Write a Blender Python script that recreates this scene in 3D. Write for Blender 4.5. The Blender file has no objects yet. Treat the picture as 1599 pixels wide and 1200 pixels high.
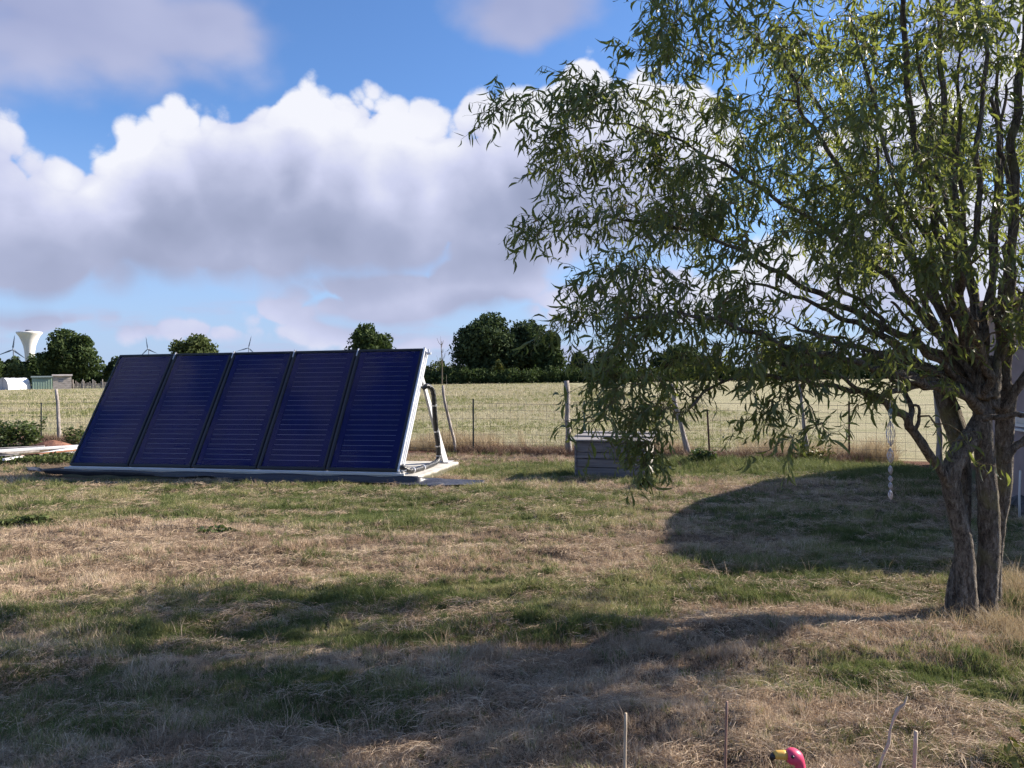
import bpy, math, random
import numpy as np
from mathutils import Vector, Matrix, Euler

random.seed(7)
RNG = np.random.default_rng(7)
R = math.radians
scene = bpy.context.scene
COL = scene.collection

# ------------------------------------------------------------------ camera
FPX = 1200.0                      # focal length in pixels of the 1599 px wide photograph
CAMH = 1.6
pitch = math.atan(13.0 / FPX)     # slightly downwards
roll = R(0.7)
fwd = Vector((0, math.cos(pitch), -math.sin(pitch)))
rt0 = Vector((1, 0, 0))
up0 = rt0.cross(fwd)
rt = rt0 * math.cos(roll) - up0 * math.sin(roll)
up = up0 * math.cos(roll) + rt0 * math.sin(roll)
cam_data = bpy.data.cameras.new('camera')
cam = bpy.data.objects.new('camera', cam_data)
COL.objects.link(cam)
M = Matrix.Identity(4)
for i in range(3):
    M[i][0] = rt[i]; M[i][1] = up[i]; M[i][2] = -fwd[i]
M[0][3], M[1][3], M[2][3] = 0, 0, CAMH
cam.matrix_world = M
cam_data.sensor_width = 36.0
cam_data.lens = FPX / 1599.0 * 36.0
cam_data.clip_start = 0.05
cam_data.clip_end = 12000
scene.camera = cam

# ------------------------------------------------------------------ light, exposure
SUN_EL, SUN_AZ = R(29), R(18)     # azimuth measured from +X towards +Y
sun_dir = Vector((math.cos(SUN_EL) * math.cos(SUN_AZ), math.cos(SUN_EL) * math.sin(SUN_AZ), math.sin(SUN_EL)))
sd = bpy.data.lights.new('sun', 'SUN')
sd.energy = 4.9
sd.angle = R(0.53)
sd.color = (1.0, 0.90, 0.77)
sun = bpy.data.objects.new('sun', sd)
COL.objects.link(sun)
sun.rotation_euler = sun_dir.to_track_quat('Z', 'Y').to_euler()
sun.location = sun_dir * 60
scene.view_settings.view_transform = 'Standard'
scene.view_settings.look = 'None'
scene.view_settings.exposure = 1.25
scene.view_settings.gamma = 1.0
scene.view_settings.use_curve_mapping = False
SKY_STRENGTH = 0.065
scene.cycles.use_denoising = True
scene.cycles.denoising_prefilter = 'NONE'
scene.cycles.max_bounces = 5
scene.cycles.diffuse_bounces = 2
scene.cycles.glossy_bounces = 2
scene.cycles.transmission_bounces = 3
scene.cycles.transparent_max_bounces = 8
scene.cycles.use_adaptive_sampling = True
scene.cycles.adaptive_threshold = 0.02
scene.cycles.caustics_reflective = False
scene.cycles.caustics_refractive = False


# ------------------------------------------------------------------ pixel helpers (photograph -> real place)
def ray(px, py):
    return fwd + rt * ((px - 799.5) / FPX) + up * ((600 - py) / FPX)


def P(px, py, depth):
    r = ray(px, py)
    t = depth / r.y
    return Vector((r.x * t, depth, CAMH + r.z * t))


def G(px, py, z=0.0):
    r = ray(px, py)
    t = (z - CAMH) / r.z
    return Vector((r.x * t, r.y * t, z))


def azel(px, py):
    r = ray(px, py).normalized()
    return math.atan2(r.x, r.y), math.asin(r.z)


# ------------------------------------------------------------------ node helper
class NT:
    def __init__(s, tree):
        s.t = tree; s.n = tree.nodes; s.l = tree.links

    def put(s, sock, v):
        if isinstance(v, bpy.types.NodeSocket):
            s.l.new(v, sock)
        elif v is not None:
            if hasattr(sock, 'default_value'):
                dv = sock.default_value
                if hasattr(dv, '__len__') and not hasattr(v, '__len__'):
                    v = [v] * len(dv)
                if hasattr(dv, '__len__') and len(dv) == 4 and len(v) == 3:
                    v = tuple(v) + (1.0,)
                sock.default_value = v

    def node(s, typ, **props):
        nd = s.n.new(typ)
        for k, v in props.items():
            setattr(nd, k, v)
        return nd

    def m(s, op, a, b=None, c=None, clamp=False):
        nd = s.node('ShaderNodeMath', operation=op, use_clamp=clamp)
        for i, v in enumerate((a, b, c)):
            if v is not None:
                s.put(nd.inputs[i], v)
        return nd.outputs[0]

    def v(s, op, a, b=None, c=None, scale=None):
        nd = s.node('ShaderNodeVectorMath', operation=op)
        for i, x in enumerate((a, b, c)):
            if x is not None:
                s.put(nd.inputs[i], x)
        if scale is not None:
            s.put(nd.inputs['Scale'], scale)
        return nd.outputs['Value'] if op in ('LENGTH', 'DOT_PRODUCT', 'DISTANCE') else nd.outputs[0]

    def noise(s, vec, scale, detail=4, rough=0.55, dist=0.0, out=0):
        nd = s.node('ShaderNodeTexNoise')
        s.put(nd.inputs['Vector'], vec); s.put(nd.inputs['Scale'], scale)
        s.put(nd.inputs['Detail'], detail); s.put(nd.inputs['Roughness'], rough)
        s.put(nd.inputs['Distortion'], dist)
        return nd.outputs[out]

    def ramp(s, fac, stops, interp='LINEAR'):
        nd = s.node('ShaderNodeValToRGB')
        cr = nd.color_ramp; cr.interpolation = interp
        while len(cr.elements) < len(stops):
            cr.elements.new(0.5)
        for e, (p, c) in zip(cr.elements, stops):
            e.position = p
            e.color = tuple(c) + (1.0,) if len(c) == 3 else c
        s.put(nd.inputs[0], fac)
        return nd.outputs[0]

    def mix(s, fac, a, b, mode='MIX'):
        nd = s.node('ShaderNodeMix', data_type='RGBA', blend_type=mode)
        s.put(nd.inputs[0], fac); s.put(nd.inputs[6], a); s.put(nd.inputs[7], b)
        return nd.outputs[2]

    def sstep(s, x, lo, hi):
        nd = s.node('ShaderNodeMapRange', interpolation_type='SMOOTHSTEP')
        s.put(nd.inputs[0], x); s.put(nd.inputs[1], lo); s.put(nd.inputs[2], hi)
        return nd.outputs[0]

    def xyz(s, vec):
        nd = s.node('ShaderNodeSeparateXYZ'); s.put(nd.inputs[0], vec)
        return nd.outputs

    def comb(s, x, y, z):
        nd = s.node('ShaderNodeCombineXYZ')
        s.put(nd.inputs[0], x); s.put(nd.inputs[1], y); s.put(nd.inputs[2], z)
        return nd.outputs[0]


# ------------------------------------------------------------------ sky with cumulus clouds (by direction)
world = bpy.data.worlds.new('World')
scene.world = world
world.use_nodes = True
world.node_tree.nodes.clear()

# cumulus bank as the photograph shows it: centre and half sizes (in photograph pixels, turned into angles)
PUFFS = [(-10, 265, 120, 118), (60, 270, 80, 90), (120, 340, 190, 115), (290, 300, 130, 110), (400, 270, 130, 110), (485, 240, 85, 88),
         (570, 240, 90, 82), (655, 260, 90, 85), (755, 270, 115, 100), (850, 250, 90, 110), (915, 200, 80, 95), (1000, 270, 150, 130),
         (380, 380, 280, 66), (60, 410, 170, 52), (620, 350, 240, 70), (800, 350, 200, 78), (560, 320, 230, 110), (250, 350, 260, 90),
         (640, 458, 190, 44), (760, 430, 110, 48), (440, 492, 75, 26), (500, 522, 130, 20), (250, 515, 90, 12), (80, 500, 120, 14), (650, 530, 60, 12), (1010, 470, 200, 40),
         (1250, 440, 190, 60), (1440, 400, 150, 110), (1560, 500, 140, 60), (1400, 210, 120, 60), (1640, 130, 100, 140), (1800, 330, 250, 150),
         (-250, 330, 260, 110), (2100, 480, 300, 60), (-500, 470, 250, 50)]


def make_density_group():
    """inputs: wobbled (azimuth, elevation) and a noise term; output: how deep inside a cloud that direction is"""
    g = bpy.data.node_groups.new('cloud_mass', 'ShaderNodeTree')
    g.interface.new_socket(name='P', in_out='INPUT', socket_type='NodeSocketVector')
    g.interface.new_socket(name='D', in_out='OUTPUT', socket_type='NodeSocketFloat')
    N = NT(g)
    gi = g.nodes.new('NodeGroupInput'); go = g.nodes.new('NodeGroupOutput')
    acc = None
    for (px, py, rx, ry) in PUFFS:
        a, e = azel(px, py)
        k = math.cos(a)
        ra, re = rx / FPX * k * k, ry / FPX * k
        mp = N.v('MULTIPLY_ADD', gi.outputs[0], (1 / ra, 1 / re, 0), (-a / ra, -e / re, 0))
        ln = N.v('LENGTH', mp)
        # small clouds must not swell: depth is measured in real angle, not in their own size
        kq = min(ra, re) * (14 if min(ra, re) > .045 else 24)
        d = N.m('MULTIPLY_ADD', ln, -kq, kq)
        acc = d if acc is None else N.m('SMOOTH_MAX', acc, d, 0.22)
    g.links.new(acc, go.inputs[0])
    return g


W = NT(world.node_tree)
dens = make_density_group()


def mass(v):
    gn = W.node('ShaderNodeGroup'); gn.node_tree = dens
    W.put(gn.inputs[0], v)
    return gn.outputs[0]


tc = W.node('ShaderNodeTexCoord')
Vd = tc.outputs['Generated']
sky = W.node('ShaderNodeTexSky', sky_type='NISHITA')
sky.sun_disc = False
sky.sun_elevation = SUN_EL
sky.sun_rotation = math.pi / 2 - SUN_AZ
sky.altitude = 100
sky.air_density = 1.0
sky.dust_density = 0.5
sky.ozone_density = 2.0
dz = W.xyz(Vd)[2]
skyc = sky.outputs[0]
K = 1.0 / SKY_STRENGTH / 2 ** scene.view_settings.exposure
Vs = W.v('MULTIPLY', Vd, (1, 1, 1.35))
wob = W.v('SCALE', W.v('SUBTRACT', W.noise(Vs, 6.0, 2, 0.5, out=1), (0.5, 0.5, 0.5)), scale=0.045)
V2 = W.v('ADD', Vd, wob)
x_, y_, z_ = W.xyz(V2)[:3]
az_ = W.m('ARCTAN2', x_, y_)
el_ = W.m('ARCSINE', W.m('MINIMUM', z_, 0.999))
Pa = W.comb(az_, el_, 0.0)
# the rest of the sky carries the same sort of scattered clouds
outside = W.m('MAXIMUM', W.sstep(W.m('ABSOLUTE', az_), 0.72, 1.0), W.sstep(el_, 0.50, 0.75))
gnz = W.noise(Vs, 2.6, 3, 0.5)
rest = W.m('SUBTRACT', W.m('MULTIPLY', W.m('SUBTRACT', gnz, 0.61), 5.0), W.m('MULTIPLY', W.m('SUBTRACT', 1.0, outside), 4.0))
M0 = W.m('MAXIMUM', mass(Pa), rest)
# billows: rounded cauliflower heads at three sizes, and fine wisps
bil = None
for (sc_, am_) in ((17.0, 0.30), (38.0, 0.16)):
    vo = W.node('ShaderNodeTexVoronoi', feature='F1', distance='EUCLIDEAN')
    W.put(vo.inputs['Vector'], V2 if sc_ < 30 else W.v('ADD', V2, W.v('SCALE', wob, scale=0.5))); W.put(vo.inputs['Scale'], sc_)
    dd_ = vo.outputs['Distance']
    t_ = W.m('MULTIPLY', W.m('SUBTRACT', 0.30, W.m('MULTIPLY', dd_, dd_)), am_ * 2.2)
    bil = t_ if bil is None else W.m('ADD', bil, t_)
wis = W.m('SUBTRACT', W.noise(Vs, 30.0, 6, 0.62), 0.5)
rough_ = W.m('ADD', bil, W.m('MULTIPLY', wis, 0.34))
# light comes from the upper right: the more cloud lies that way, the greyer this spot
D1 = mass(W.v('ADD', Pa, (0.020, 0.040, 0.0)))
D2 = mass(W.v('ADD', Pa, (0.035, 0.105, 0.0)))
under = W.m('MULTIPLY', W.m('MAXIMUM', W.m('SUBTRACT', D1, M0), 0.0), 2.2, clamp=True)     # 1 on undersides, 0 on sunlit heads
rough_ = W.m('MULTIPLY', rough_, W.m('SUBTRACT', 1.0, W.m('MULTIPLY', under, 0.6)))
D0 = W.m('ADD', W.m('ADD', M0, 0.06), rough_)
mr = W.node('ShaderNodeMapRange', interpolation_type='SMOOTHSTEP')
W.put(mr.inputs[0], D0); W.put(mr.inputs[1], W.m('MULTIPLY', under, -0.14)); W.put(mr.inputs[2], W.m('ADD', 0.20, W.m('MULTIPLY', under, 0.22)))
alpha = mr.outputs[0]
thick = W.m('ADD', W.m('MULTIPLY', W.m('MAXIMUM', W.m('MINIMUM', W.m('ADD', D1, W.m('MULTIPLY', bil, 0.5)), 1.0), 0.0), 0.9), W.m('MULTIPLY', W.m('MAXIMUM', W.m('MINIMUM', D2, 1.0), 0.0), 0.75))
restl = W.m('MULTIPLY', W.m('MAXIMUM', W.m('MINIMUM', rest, 1.0), 0.0), 1.2)
thick = W.m('ADD', thick, restl)
lit = W.m('EXPONENT', W.m('MULTIPLY', W.m('MAXIMUM', W.m('SUBTRACT', thick, W.m('MULTIPLY', rough_, 0.75)), 0.0), -1.2))
lo = W.noise(W.v('ADD', V2, (0.3, 0.1, 0.0)), 5.5, 4, 0.5)
lit = W.m('ADD', lit, W.m('MULTIPLY', W.m('SUBTRACT', lo, 0.46), 0.95), clamp=True)
cc = W.ramp(lit, [(0.0, (0.28, 0.32, 0.47)), (0.28, (0.40, 0.44, 0.62)), (0.6, (0.64, 0.67, 0.88)), (1.0, (0.92, 0.93, 1.0))])
# clouds low down take the colour of the air in front of them
lowf = W.m('MULTIPLY', W.m('SUBTRACT', 1.0, W.sstep(dz, 0.0, 0.22)), 0.45)
# thin high veil clouds (upper left and top centre, plus faint streaks low down)
Vf = W.v('MULTIPLY', Vd, (1, 1, 1.5))
w2 = W.v('SCALE', W.v('SUBTRACT', W.noise(Vf, 5.0, 3, 0.6, out=1), (0.5, 0.5, 0.5)), scale=0.10)
Vw = W.v('ADD', Vd, w2)
vx, vy, vz = W.xyz(Vw)[:3]
Pw = W.comb(W.m('ARCTAN2', vx, vy), W.m('ARCSINE', W.m('MINIMUM', vz, 0.999)), 0.0)
veil = None
for (px, py, rx, ry) in [(120, 10, 330, 175), (300, 40, 170, 90), (840, -10, 150, 75), (-200, 60, 300, 200), (1560, 60, 160, 200)]:
    a, e = azel(px, py)
    k = math.cos(a)
    q = W.v('MULTIPLY', W.v('SUBTRACT', Pw, (a, e, 0)), (FPX / (rx * k * k), FPX / (ry * k), 0))
    d = W.m('SUBTRACT', 1.0, W.v('LENGTH', q))
    veil = d if veil is None else W.m('SMOOTH_MAX', veil, d, 0.3)
veil = W.m('ADD', veil, W.m('MULTIPLY', W.m('SUBTRACT', W.noise(Vf, 12.0, 5, 0.5), 0.5), 0.7))
valpha = W.m('MULTIPLY', W.sstep(veil, 0.0, 0.62), 0.86)
streak = W.sstep(W.noise(W.v('MULTIPLY', Vd, (1, 1, 6)), 5.0, 5, 0.6), 0.44, 0.66)
salpha = W.m('MULTIPLY', W.m('MULTIPLY', streak, W.m('SUBTRACT', 1.0, W.sstep(dz, 0.03, 0.19))), 0.85)


def times(c, k):
    return W.mix(1.0, c, (k, k, k), 'MULTIPLY')


# the clear air: Nishita, a touch whiter low down
skyt = W.mix(1.0, skyc, (0.72, 0.96, 1.30), 'MULTIPLY')
airc = tuple(v * K for v in (0.45, 0.57, 0.86))
hz = W.m('MULTIPLY', W.m('SUBTRACT', 1.0, W.sstep(dz, -0.02, 0.32)), 0.80)
clear = W.mix(hz, skyt, airc)
c1 = W.mix(salpha, clear, tuple(v * K for v in (0.52, 0.56, 0.78)))
vcol = W.ramp(W.noise(Vf, 6.0, 3, 0.5), [(0.3, (0.40, 0.43, 0.64)), (0.7, (0.56, 0.58, 0.78))])
c2 = W.mix(valpha, c1, times(vcol, K))
cloudc = W.mix(lowf, cc, (0.58, 0.62, 0.85))
c3 = W.mix(W.m('MULTIPLY', alpha, 0.985), c2, times(cloudc, K))
bg = W.node('ShaderNodeBackground')
W.put(bg.inputs[0], c3)
bg.inputs[1].default_value = SKY_STRENGTH
wo = W.node('ShaderNodeOutputWorld')
world.node_tree.links.new(bg.outputs[0], wo.inputs[0])
world.cycles.sampling_method = 'MANUAL'
world.cycles.sample_map_resolution = 512


# ------------------------------------------------------------------ materials
def mat(name, col=None, rough=0.7, metal=0.0, spec=0.4, build=None):
    m = bpy.data.materials.new(name)
    m.use_nodes = True
    N = NT(m.node_tree)
    b = m.node_tree.nodes.get('Principled BSDF')
    if col is not None:
        N.put(b.inputs['Base Color'], col)
    b.inputs['Roughness'].default_value = rough
    b.inputs['Metallic'].default_value = metal
    b.inputs['Specular IOR Level'].default_value = spec
    if build:
        build(N, b)
    return m


def bump(N, b, h, strength=0.4, dist=0.02):
    nd = N.node('ShaderNodeBump')
    nd.inputs['Strength'].default_value = strength
    nd.inputs['Distance'].default_value = dist
    N.put(nd.inputs['Height'], h)
    N.l.new(nd.outputs[0], b.inputs['Normal'])


def noisy(name, c1, c2, scale=8, rough=0.8, stretch=(1, 1, 1), detail=5, bstr=0.4, bdist=0.01, metal=0.0, spec=0.3, lo=0.35, hi=0.65):
    def f(N, b):
        tc = N.node('ShaderNodeTexCoord')
        v = N.v('MULTIPLY', tc.outputs['Object'], stretch)
        n = N.noise(v, scale, detail, 0.6)
        N.put(b.inputs['Base Color'], N.ramp(n, [(lo, c1), (hi, c2)]))
        n2 = N.noise(v, scale * 3, 4, 0.6)
        bump(N, b, n2, bstr, bdist)
    return mat(name, rough=rough, metal=metal, spec=spec, build=f)


def leafmat(name, dark, light, trans=(0.25, 0.4, 0.05), tf=0.35, rough=0.5, spec=0.35, scale=1.3, rnd=0.5):
    m = bpy.data.materials.new(name)
    m.use_nodes = True
    N = NT(m.node_tree)
    b = m.node_tree.nodes.get('Principled BSDF')
    geo = N.node('ShaderNodeNewGeometry')
    n = N.noise(geo.outputs['Position'], scale, 3, 0.6)
    r = geo.outputs['Random Per Island']
    f = N.m('ADD', N.m('MULTIPLY', r, rnd), N.m('MULTIPLY', n, 1.0 - rnd), clamp=True)
    col = N.ramp(f, [(0.2, dark), (0.8, light)])
    N.put(b.inputs['Base Color'], col)
    b.inputs['Roughness'].default_value = rough
    b.inputs['Specular IOR Level'].default_value = spec
    tr = N.node('ShaderNodeBsdfTranslucent')
    N.put(tr.inputs[0], N.mix(0.5, col, trans))
    mx = N.node('ShaderNodeMixShader')
    mx.inputs[0].default_value = tf
    out = m.node_tree.nodes.get('Material Output')
    N.l.new(b.outputs[0], mx.inputs[1]); N.l.new(tr.outputs[0], mx.inputs[2]); N.l.new(mx.outputs[0], out.inputs[0])
    return m


# ------------------------------------------------------------------ object helpers
class MB:
    def __init__(s):
        s.v = []; s.f = []

    def add(s, vs, fs):
        o = len(s.v)
        s.v.extend([tuple(p) for p in vs])
        s.f.extend([tuple(i + o for i in f) for f in fs])
        return s

    def box(s, c, size, rot=None):
        hx, hy, hz = size[0] / 2, size[1] / 2, size[2] / 2
        vs = [Vector((x * hx, y * hy, z * hz)) for x in (-1, 1) for y in (-1, 1) for z in (-1, 1)]
        if rot is not None:
            vs = [rot @ p for p in vs]
        c = Vector(c)
        s.add([p + c for p in vs], [(0, 1, 3, 2), (4, 6, 7, 5), (0, 4, 5, 1), (2, 3, 7, 6), (0, 2, 6, 4), (1, 5, 7, 3)])
        return s

    def beam(s, a, b, w, h, upv=Vector((0, 0, 1))):
        a = Vector(a); b = Vector(b)
        d = (b - a).normalized()
        sd_ = d.cross(upv).normalized(); u = sd_.cross(d).normalized()
        vs = []
        for p in (a, b):
            for x, z in ((-1, -1), (1, -1), (1, 1), (-1, 1)):
                vs.append(p + sd_ * (x * w / 2) + u * (z * h / 2))
        s.add(vs, [(0, 1, 2, 3)[::-1], (4, 5, 6, 7), (0, 1, 5, 4), (1, 2, 6, 5), (2, 3, 7, 6), (3, 0, 4, 7)])
        return s

    def tube(s, pts, radii, n=8, cap=True, jitter=0.0):
        pts = [Vector(p) for p in pts]
        if not hasattr(radii, '__len__'):
            radii = [radii] * len(pts)
        o = len(s.v)
        t = (pts[1] - pts[0]).normalized()
        ref = Vector((0, 0, 1)) if abs(t.z) < 0.9 else Vector((1, 0, 0))
        u = t.cross(ref).normalized()
        for i, p in enumerate(pts):
            if i == 0: t = pts[1] - pts[0]
            elif i == len(pts) - 1: t = pts[-1] - pts[-2]
            else: t = pts[i + 1] - pts[i - 1]
            if t.length < 1e-9: t = Vector((0, 0, 1))
            t.normalize()
            u = (u - t * u.dot(t))
            if u.length < 1e-6: u = t.orthogonal()
            u.normalize()
            w = t.cross(u)
            for k in range(n):
                a = 2 * math.pi * k / n
                rr = radii[i] * (1 + (random.uniform(-jitter, jitter) if jitter else 0))
                q = p + (u * math.cos(a) + w * math.sin(a)) * rr
                s.v.append((q.x, q.y, q.z))
        for i in range(len(pts) - 1):
            for k in range(n):
                k2 = (k + 1) % n
                s.f.append((o + i * n + k, o + i * n + k2, o + (i + 1) * n + k2, o + (i + 1) * n + k))
        if cap:
            s.f.append(tuple(o + k for k in range(n))[::-1])
            e = o + (len(pts) - 1) * n
            s.f.append(tuple(e + k for k in range(n)))
        return s

    def lathe(s, prof, c=(0, 0, 0), n=24):
        o = len(s.v)
        for (r, z) in prof:
            for k in range(n):
                a = 2 * math.pi * k / n
                s.v.append((c[0] + r * math.cos(a), c[1] + r * math.sin(a), c[2] + z))
        for i in range(len(prof) - 1):
            for k in range(n):
                k2 = (k + 1) % n
                s.f.append((o + i * n + k, o + i * n + k2, o + (i + 1) * n + k2, o + (i + 1) * n + k))
        return s

    def mesh(s, name, m=None, smooth=False):
        me = bpy.data.meshes.new(name)
        me.from_pydata(s.v, [], s.f)
        if m: me.materials.append(m)
        if smooth: me.polygons.foreach_set('use_smooth', [True] * len(me.polygons))
        me.update()
        return me

    def build(s, name, m, parent=None, smooth=False, bevel=0.0, world_at=None):
        o = bpy.data.objects.new(name, s.mesh(name, m, smooth))
        COL.objects.link(o)
        if parent is not None:
            o.parent = parent
        if bevel:
            bv = o.modifiers.new('bevel', 'BEVEL'); bv.width = bevel; bv.segments = 2; bv.limit_method = 'ANGLE'
        return o


def np_mesh(name, verts, faces_flat, face_len, m=None, smooth=False):
    """verts (n,3), faces all of the same length."""
    me = bpy.data.meshes.new(name)
    nf = len(faces_flat) // face_len
    me.vertices.add(len(verts)); me.vertices.foreach_set('co', np.ascontiguousarray(verts, dtype=np.float32).ravel())
    me.loops.add(len(faces_flat)); me.loops.foreach_set('vertex_index', np.ascontiguousarray(faces_flat, dtype=np.int32))
    me.polygons.add(nf); me.polygons.foreach_set('loop_start', np.arange(nf, dtype=np.int32) * face_len)
    if smooth: me.polygons.foreach_set('use_smooth', np.ones(nf, dtype=bool))
    if m: me.materials.append(m)
    me.update(calc_edges=True)
    me.validate()
    return me


def link(name, me, parent=None):
    o = bpy.data.objects.new(name, me)
    COL.objects.link(o)
    if parent is not None: o.parent = parent
    return o


def tag(o, label=None, cat=None, group=None, kind=None):
    if label: o['label'] = label
    if cat: o['category'] = cat
    if group: o['group'] = group
    if kind: o['kind'] = kind
    return o


def empty(name, loc, label, cat, group=None, rz=0):
    o = bpy.data.objects.new(name, None)
    o.empty_display_size = 0.2
    COL.objects.link(o)
    o.location = loc; o.rotation_euler = (0, 0, rz)
    return tag(o, label, cat, group)


# ------------------------------------------------------------------ numpy noise, ground height
_perm = RNG.random((256, 256))


def vnoise(x, y, seed=0):
    x = np.asarray(x, float) + seed * 17.31; y = np.asarray(y, float) + seed * 9.17
    xi = np.floor(x).astype(int); yi = np.floor(y).astype(int)
    fx = x - xi; fy = y - yi
    fx = fx * fx * (3 - 2 * fx); fy = fy * fy * (3 - 2 * fy)
    a = _perm[xi & 255, yi & 255]; b = _perm[(xi + 1) & 255, yi & 255]
    c = _perm[xi & 255, (yi + 1) & 255]; d = _perm[(xi + 1) & 255, (yi + 1) & 255]
    return (a * (1 - fx) + b * fx) * (1 - fy) + (c * (1 - fx) + d * fx) * fy


def fbm(x, y, seed=0, oct=4, g=0.5):
    t = 0; a = 1; s = 0
    for i in range(oct):
        t = t + a * vnoise(x * 2 ** i, y * 2 ** i, seed + i); s += a; a *= g
    return t / s


FA, FB = G(65, 690), G(1325, 722)                      # fence line on the ground
FSL = (FB.y - FA.y) / (FB.x - FA.x)


def fence_y(x):
    return FA.y + (x - FA.x) * FSL


TB = G(1508, 968)                                       # willow base


def hfun(x, y):
    x = np.asarray(x, float); y = np.asarray(y, float)
    s = y - fence_y(x)
    yard = np.clip(-s * 1.5, 0, 1)
    near = np.clip((16 - y) / 10, 0.15, 1)
    h = 0.05 * (fbm(x * 0.45, y * 0.7, 3, 2) - 0.5) * 2
    h = h + 0.11 * (fbm(x * 1.3, y * 2.9, 5, 4) - 0.5) * near
    h = h + 0.085 * (fbm(x * 4.2, y * 7, 9, 3) - 0.5) * near
    rows = 0.035 * (np.sin((y + 0.18 * x) * 5.2 + 3 * fbm(x * .6, y * .6, 21, 2)) * 0.5 + 0.5) * np.clip((6.2 - y) / 1.5, 0, 1)
    h = h + rows
    h = h * yard * np.clip((y - 0.2) / 1.0, 0.2, 1)
    h = h * (1 - 0.97 * np.exp(-((x - TB.x) / 0.7) ** 2 - ((y - TB.y) / 0.6) ** 2))
    m1 = G(1230, 1010); m2 = G(1420, 1010)
    for (c, a, rx, ry) in ((m1, 0.05, 0.4, 0.2), (m2, 0.04, 0.35, 0.25), (TB, 0.01, 0.45, 0.35)):
        h = h + a * np.exp(-((x - c.x) / rx) ** 2 - ((y - c.y) / ry) ** 2)
    field = np.clip(s * 0.5, 0, 1) * np.clip((300 - y) / 150, 0, 1)
    h = h + field * 0.12 * (fbm(x * 0.08, y * 0.12, 31, 3) - 0.5)
    return h


def hz_at(x, y):
    return float(hfun(x, y))


# green patches of the yard, where the photograph has them
GREEN = [(1150, 915, 1.1, 0.35, 0.9), (1350, 925, .7, .3, 0.7), (1270, 925, .6, .3, .5), (100, 765, 3.2, 0.7, .55), (350, 770, 3, .6, .55), (600, 785, 2.5, 1.0, .5), (760, 800, 2, .9, .4), (230, 800, 3, .7, .35), (860, 780, 1.6, .8, .45),
         (850, 735, 1.4, .7, .8), (1130, 735, 2, .8, .7), (1330, 738, 2, .7, .7), (900, 985, .35, .12, .9), (540, 935, 1.3, .3, .55), (700, 930, .8, .25, .4), (300, 960, 1.3, .35, .3),
         (560, 1000, .9, .25, .35), (850, 1000, .5, .2, .3), (620, 1090, .5, .15, .5), (450, 1080, .5, .2, .3), (150, 1130, .5, .2, .2), (1190, 1085, .35, .12, .7), (1420, 1070, .35, .15, .7), (1550, 1080, .4, .3, .5),
         (700, 1150, .4, .1, .4), (1580, 930, .5, .5, .5), (1480, 930, .4, .25, .5), (1420, 870, 1.5, .8, .5), (1250, 800, 1.2, 1.0, .3), (40, 820, .8, .5, .7), (1240, 735, 2.0, .7, .7), (1440, 735, 2.0, .7, .7)]
DRY = [(150, 900, 1.6, .5, .6), (100, 830, 1.6, .6, .3), (330, 850, 1.6, .6, .3), (320, 825, 1.0, .25, .9), (600, 845, 1.6, .4, .3), (1080, 760, 2, .5, .5), (1230, 960, .7, .2, .9), (1200, 1010, 1.2, .3, .6), (650, 1040, 1.5, .25, .25), (950, 1100, .8, .3, .5),
       (420, 1170, .5, .1, .8), (850, 1170, .5, .15, .5), (1000, 900, .8, .3, .3), (1050, 850, 1, 1, .2)]


def greenness(x, y):
    g = fbm(x * 0.6, y * 1.0, 41, 4, 0.6) * 0.9 + fbm(x * 2.6, y * 3.8, 47, 3) * 0.55 - 0.345
    for (px, py, rx, ry, a) in GREEN:
        c = G(px, py)
        g = g + a * 0.9 * np.exp(-((x - c.x) / rx) ** 2 - ((y - c.y) / ry) ** 2)
    for (px, py, rx, ry, a) in DRY:
        c = G(px, py)
        g = g - a * 0.7 * np.exp(-((x - c.x) / rx) ** 2 - ((y - c.y) / ry) ** 2)
    return np.clip(g, 0, 1)


# ------------------------------------------------------------------ ground sheet
def axis(lo, hi, fine_lo, fine_hi, step, grow):
    a = list(np.arange(fine_lo, fine_hi + 1e-6, step))
    st = step; x = a[-1]
    while x < hi:
        st *= grow; x += st; a.append(min(x, hi))
    st = step; x = a[0]; pre = []
    while x > lo:
        st *= grow; x -= st; pre.append(max(x, lo))
    return np.array(pre[::-1] + a)


xs = axis(-4000, 4000, -3.4, 5.0, 0.033, 1.035)
ys = axis(-200, 7000, 2.4, 7.0, 0.03, 1.035)
XX, YY = np.meshgrid(xs, ys)
ZZ = hfun(XX, YY)
nx, ny = len(xs), len(ys)
idx = np.arange(nx * ny).reshape(ny, nx)
quads = np.stack([idx[:-1, :-1], idx[:-1, 1:], idx[1:, 1:], idx[1:, :-1]], -1).reshape(-1)


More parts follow.
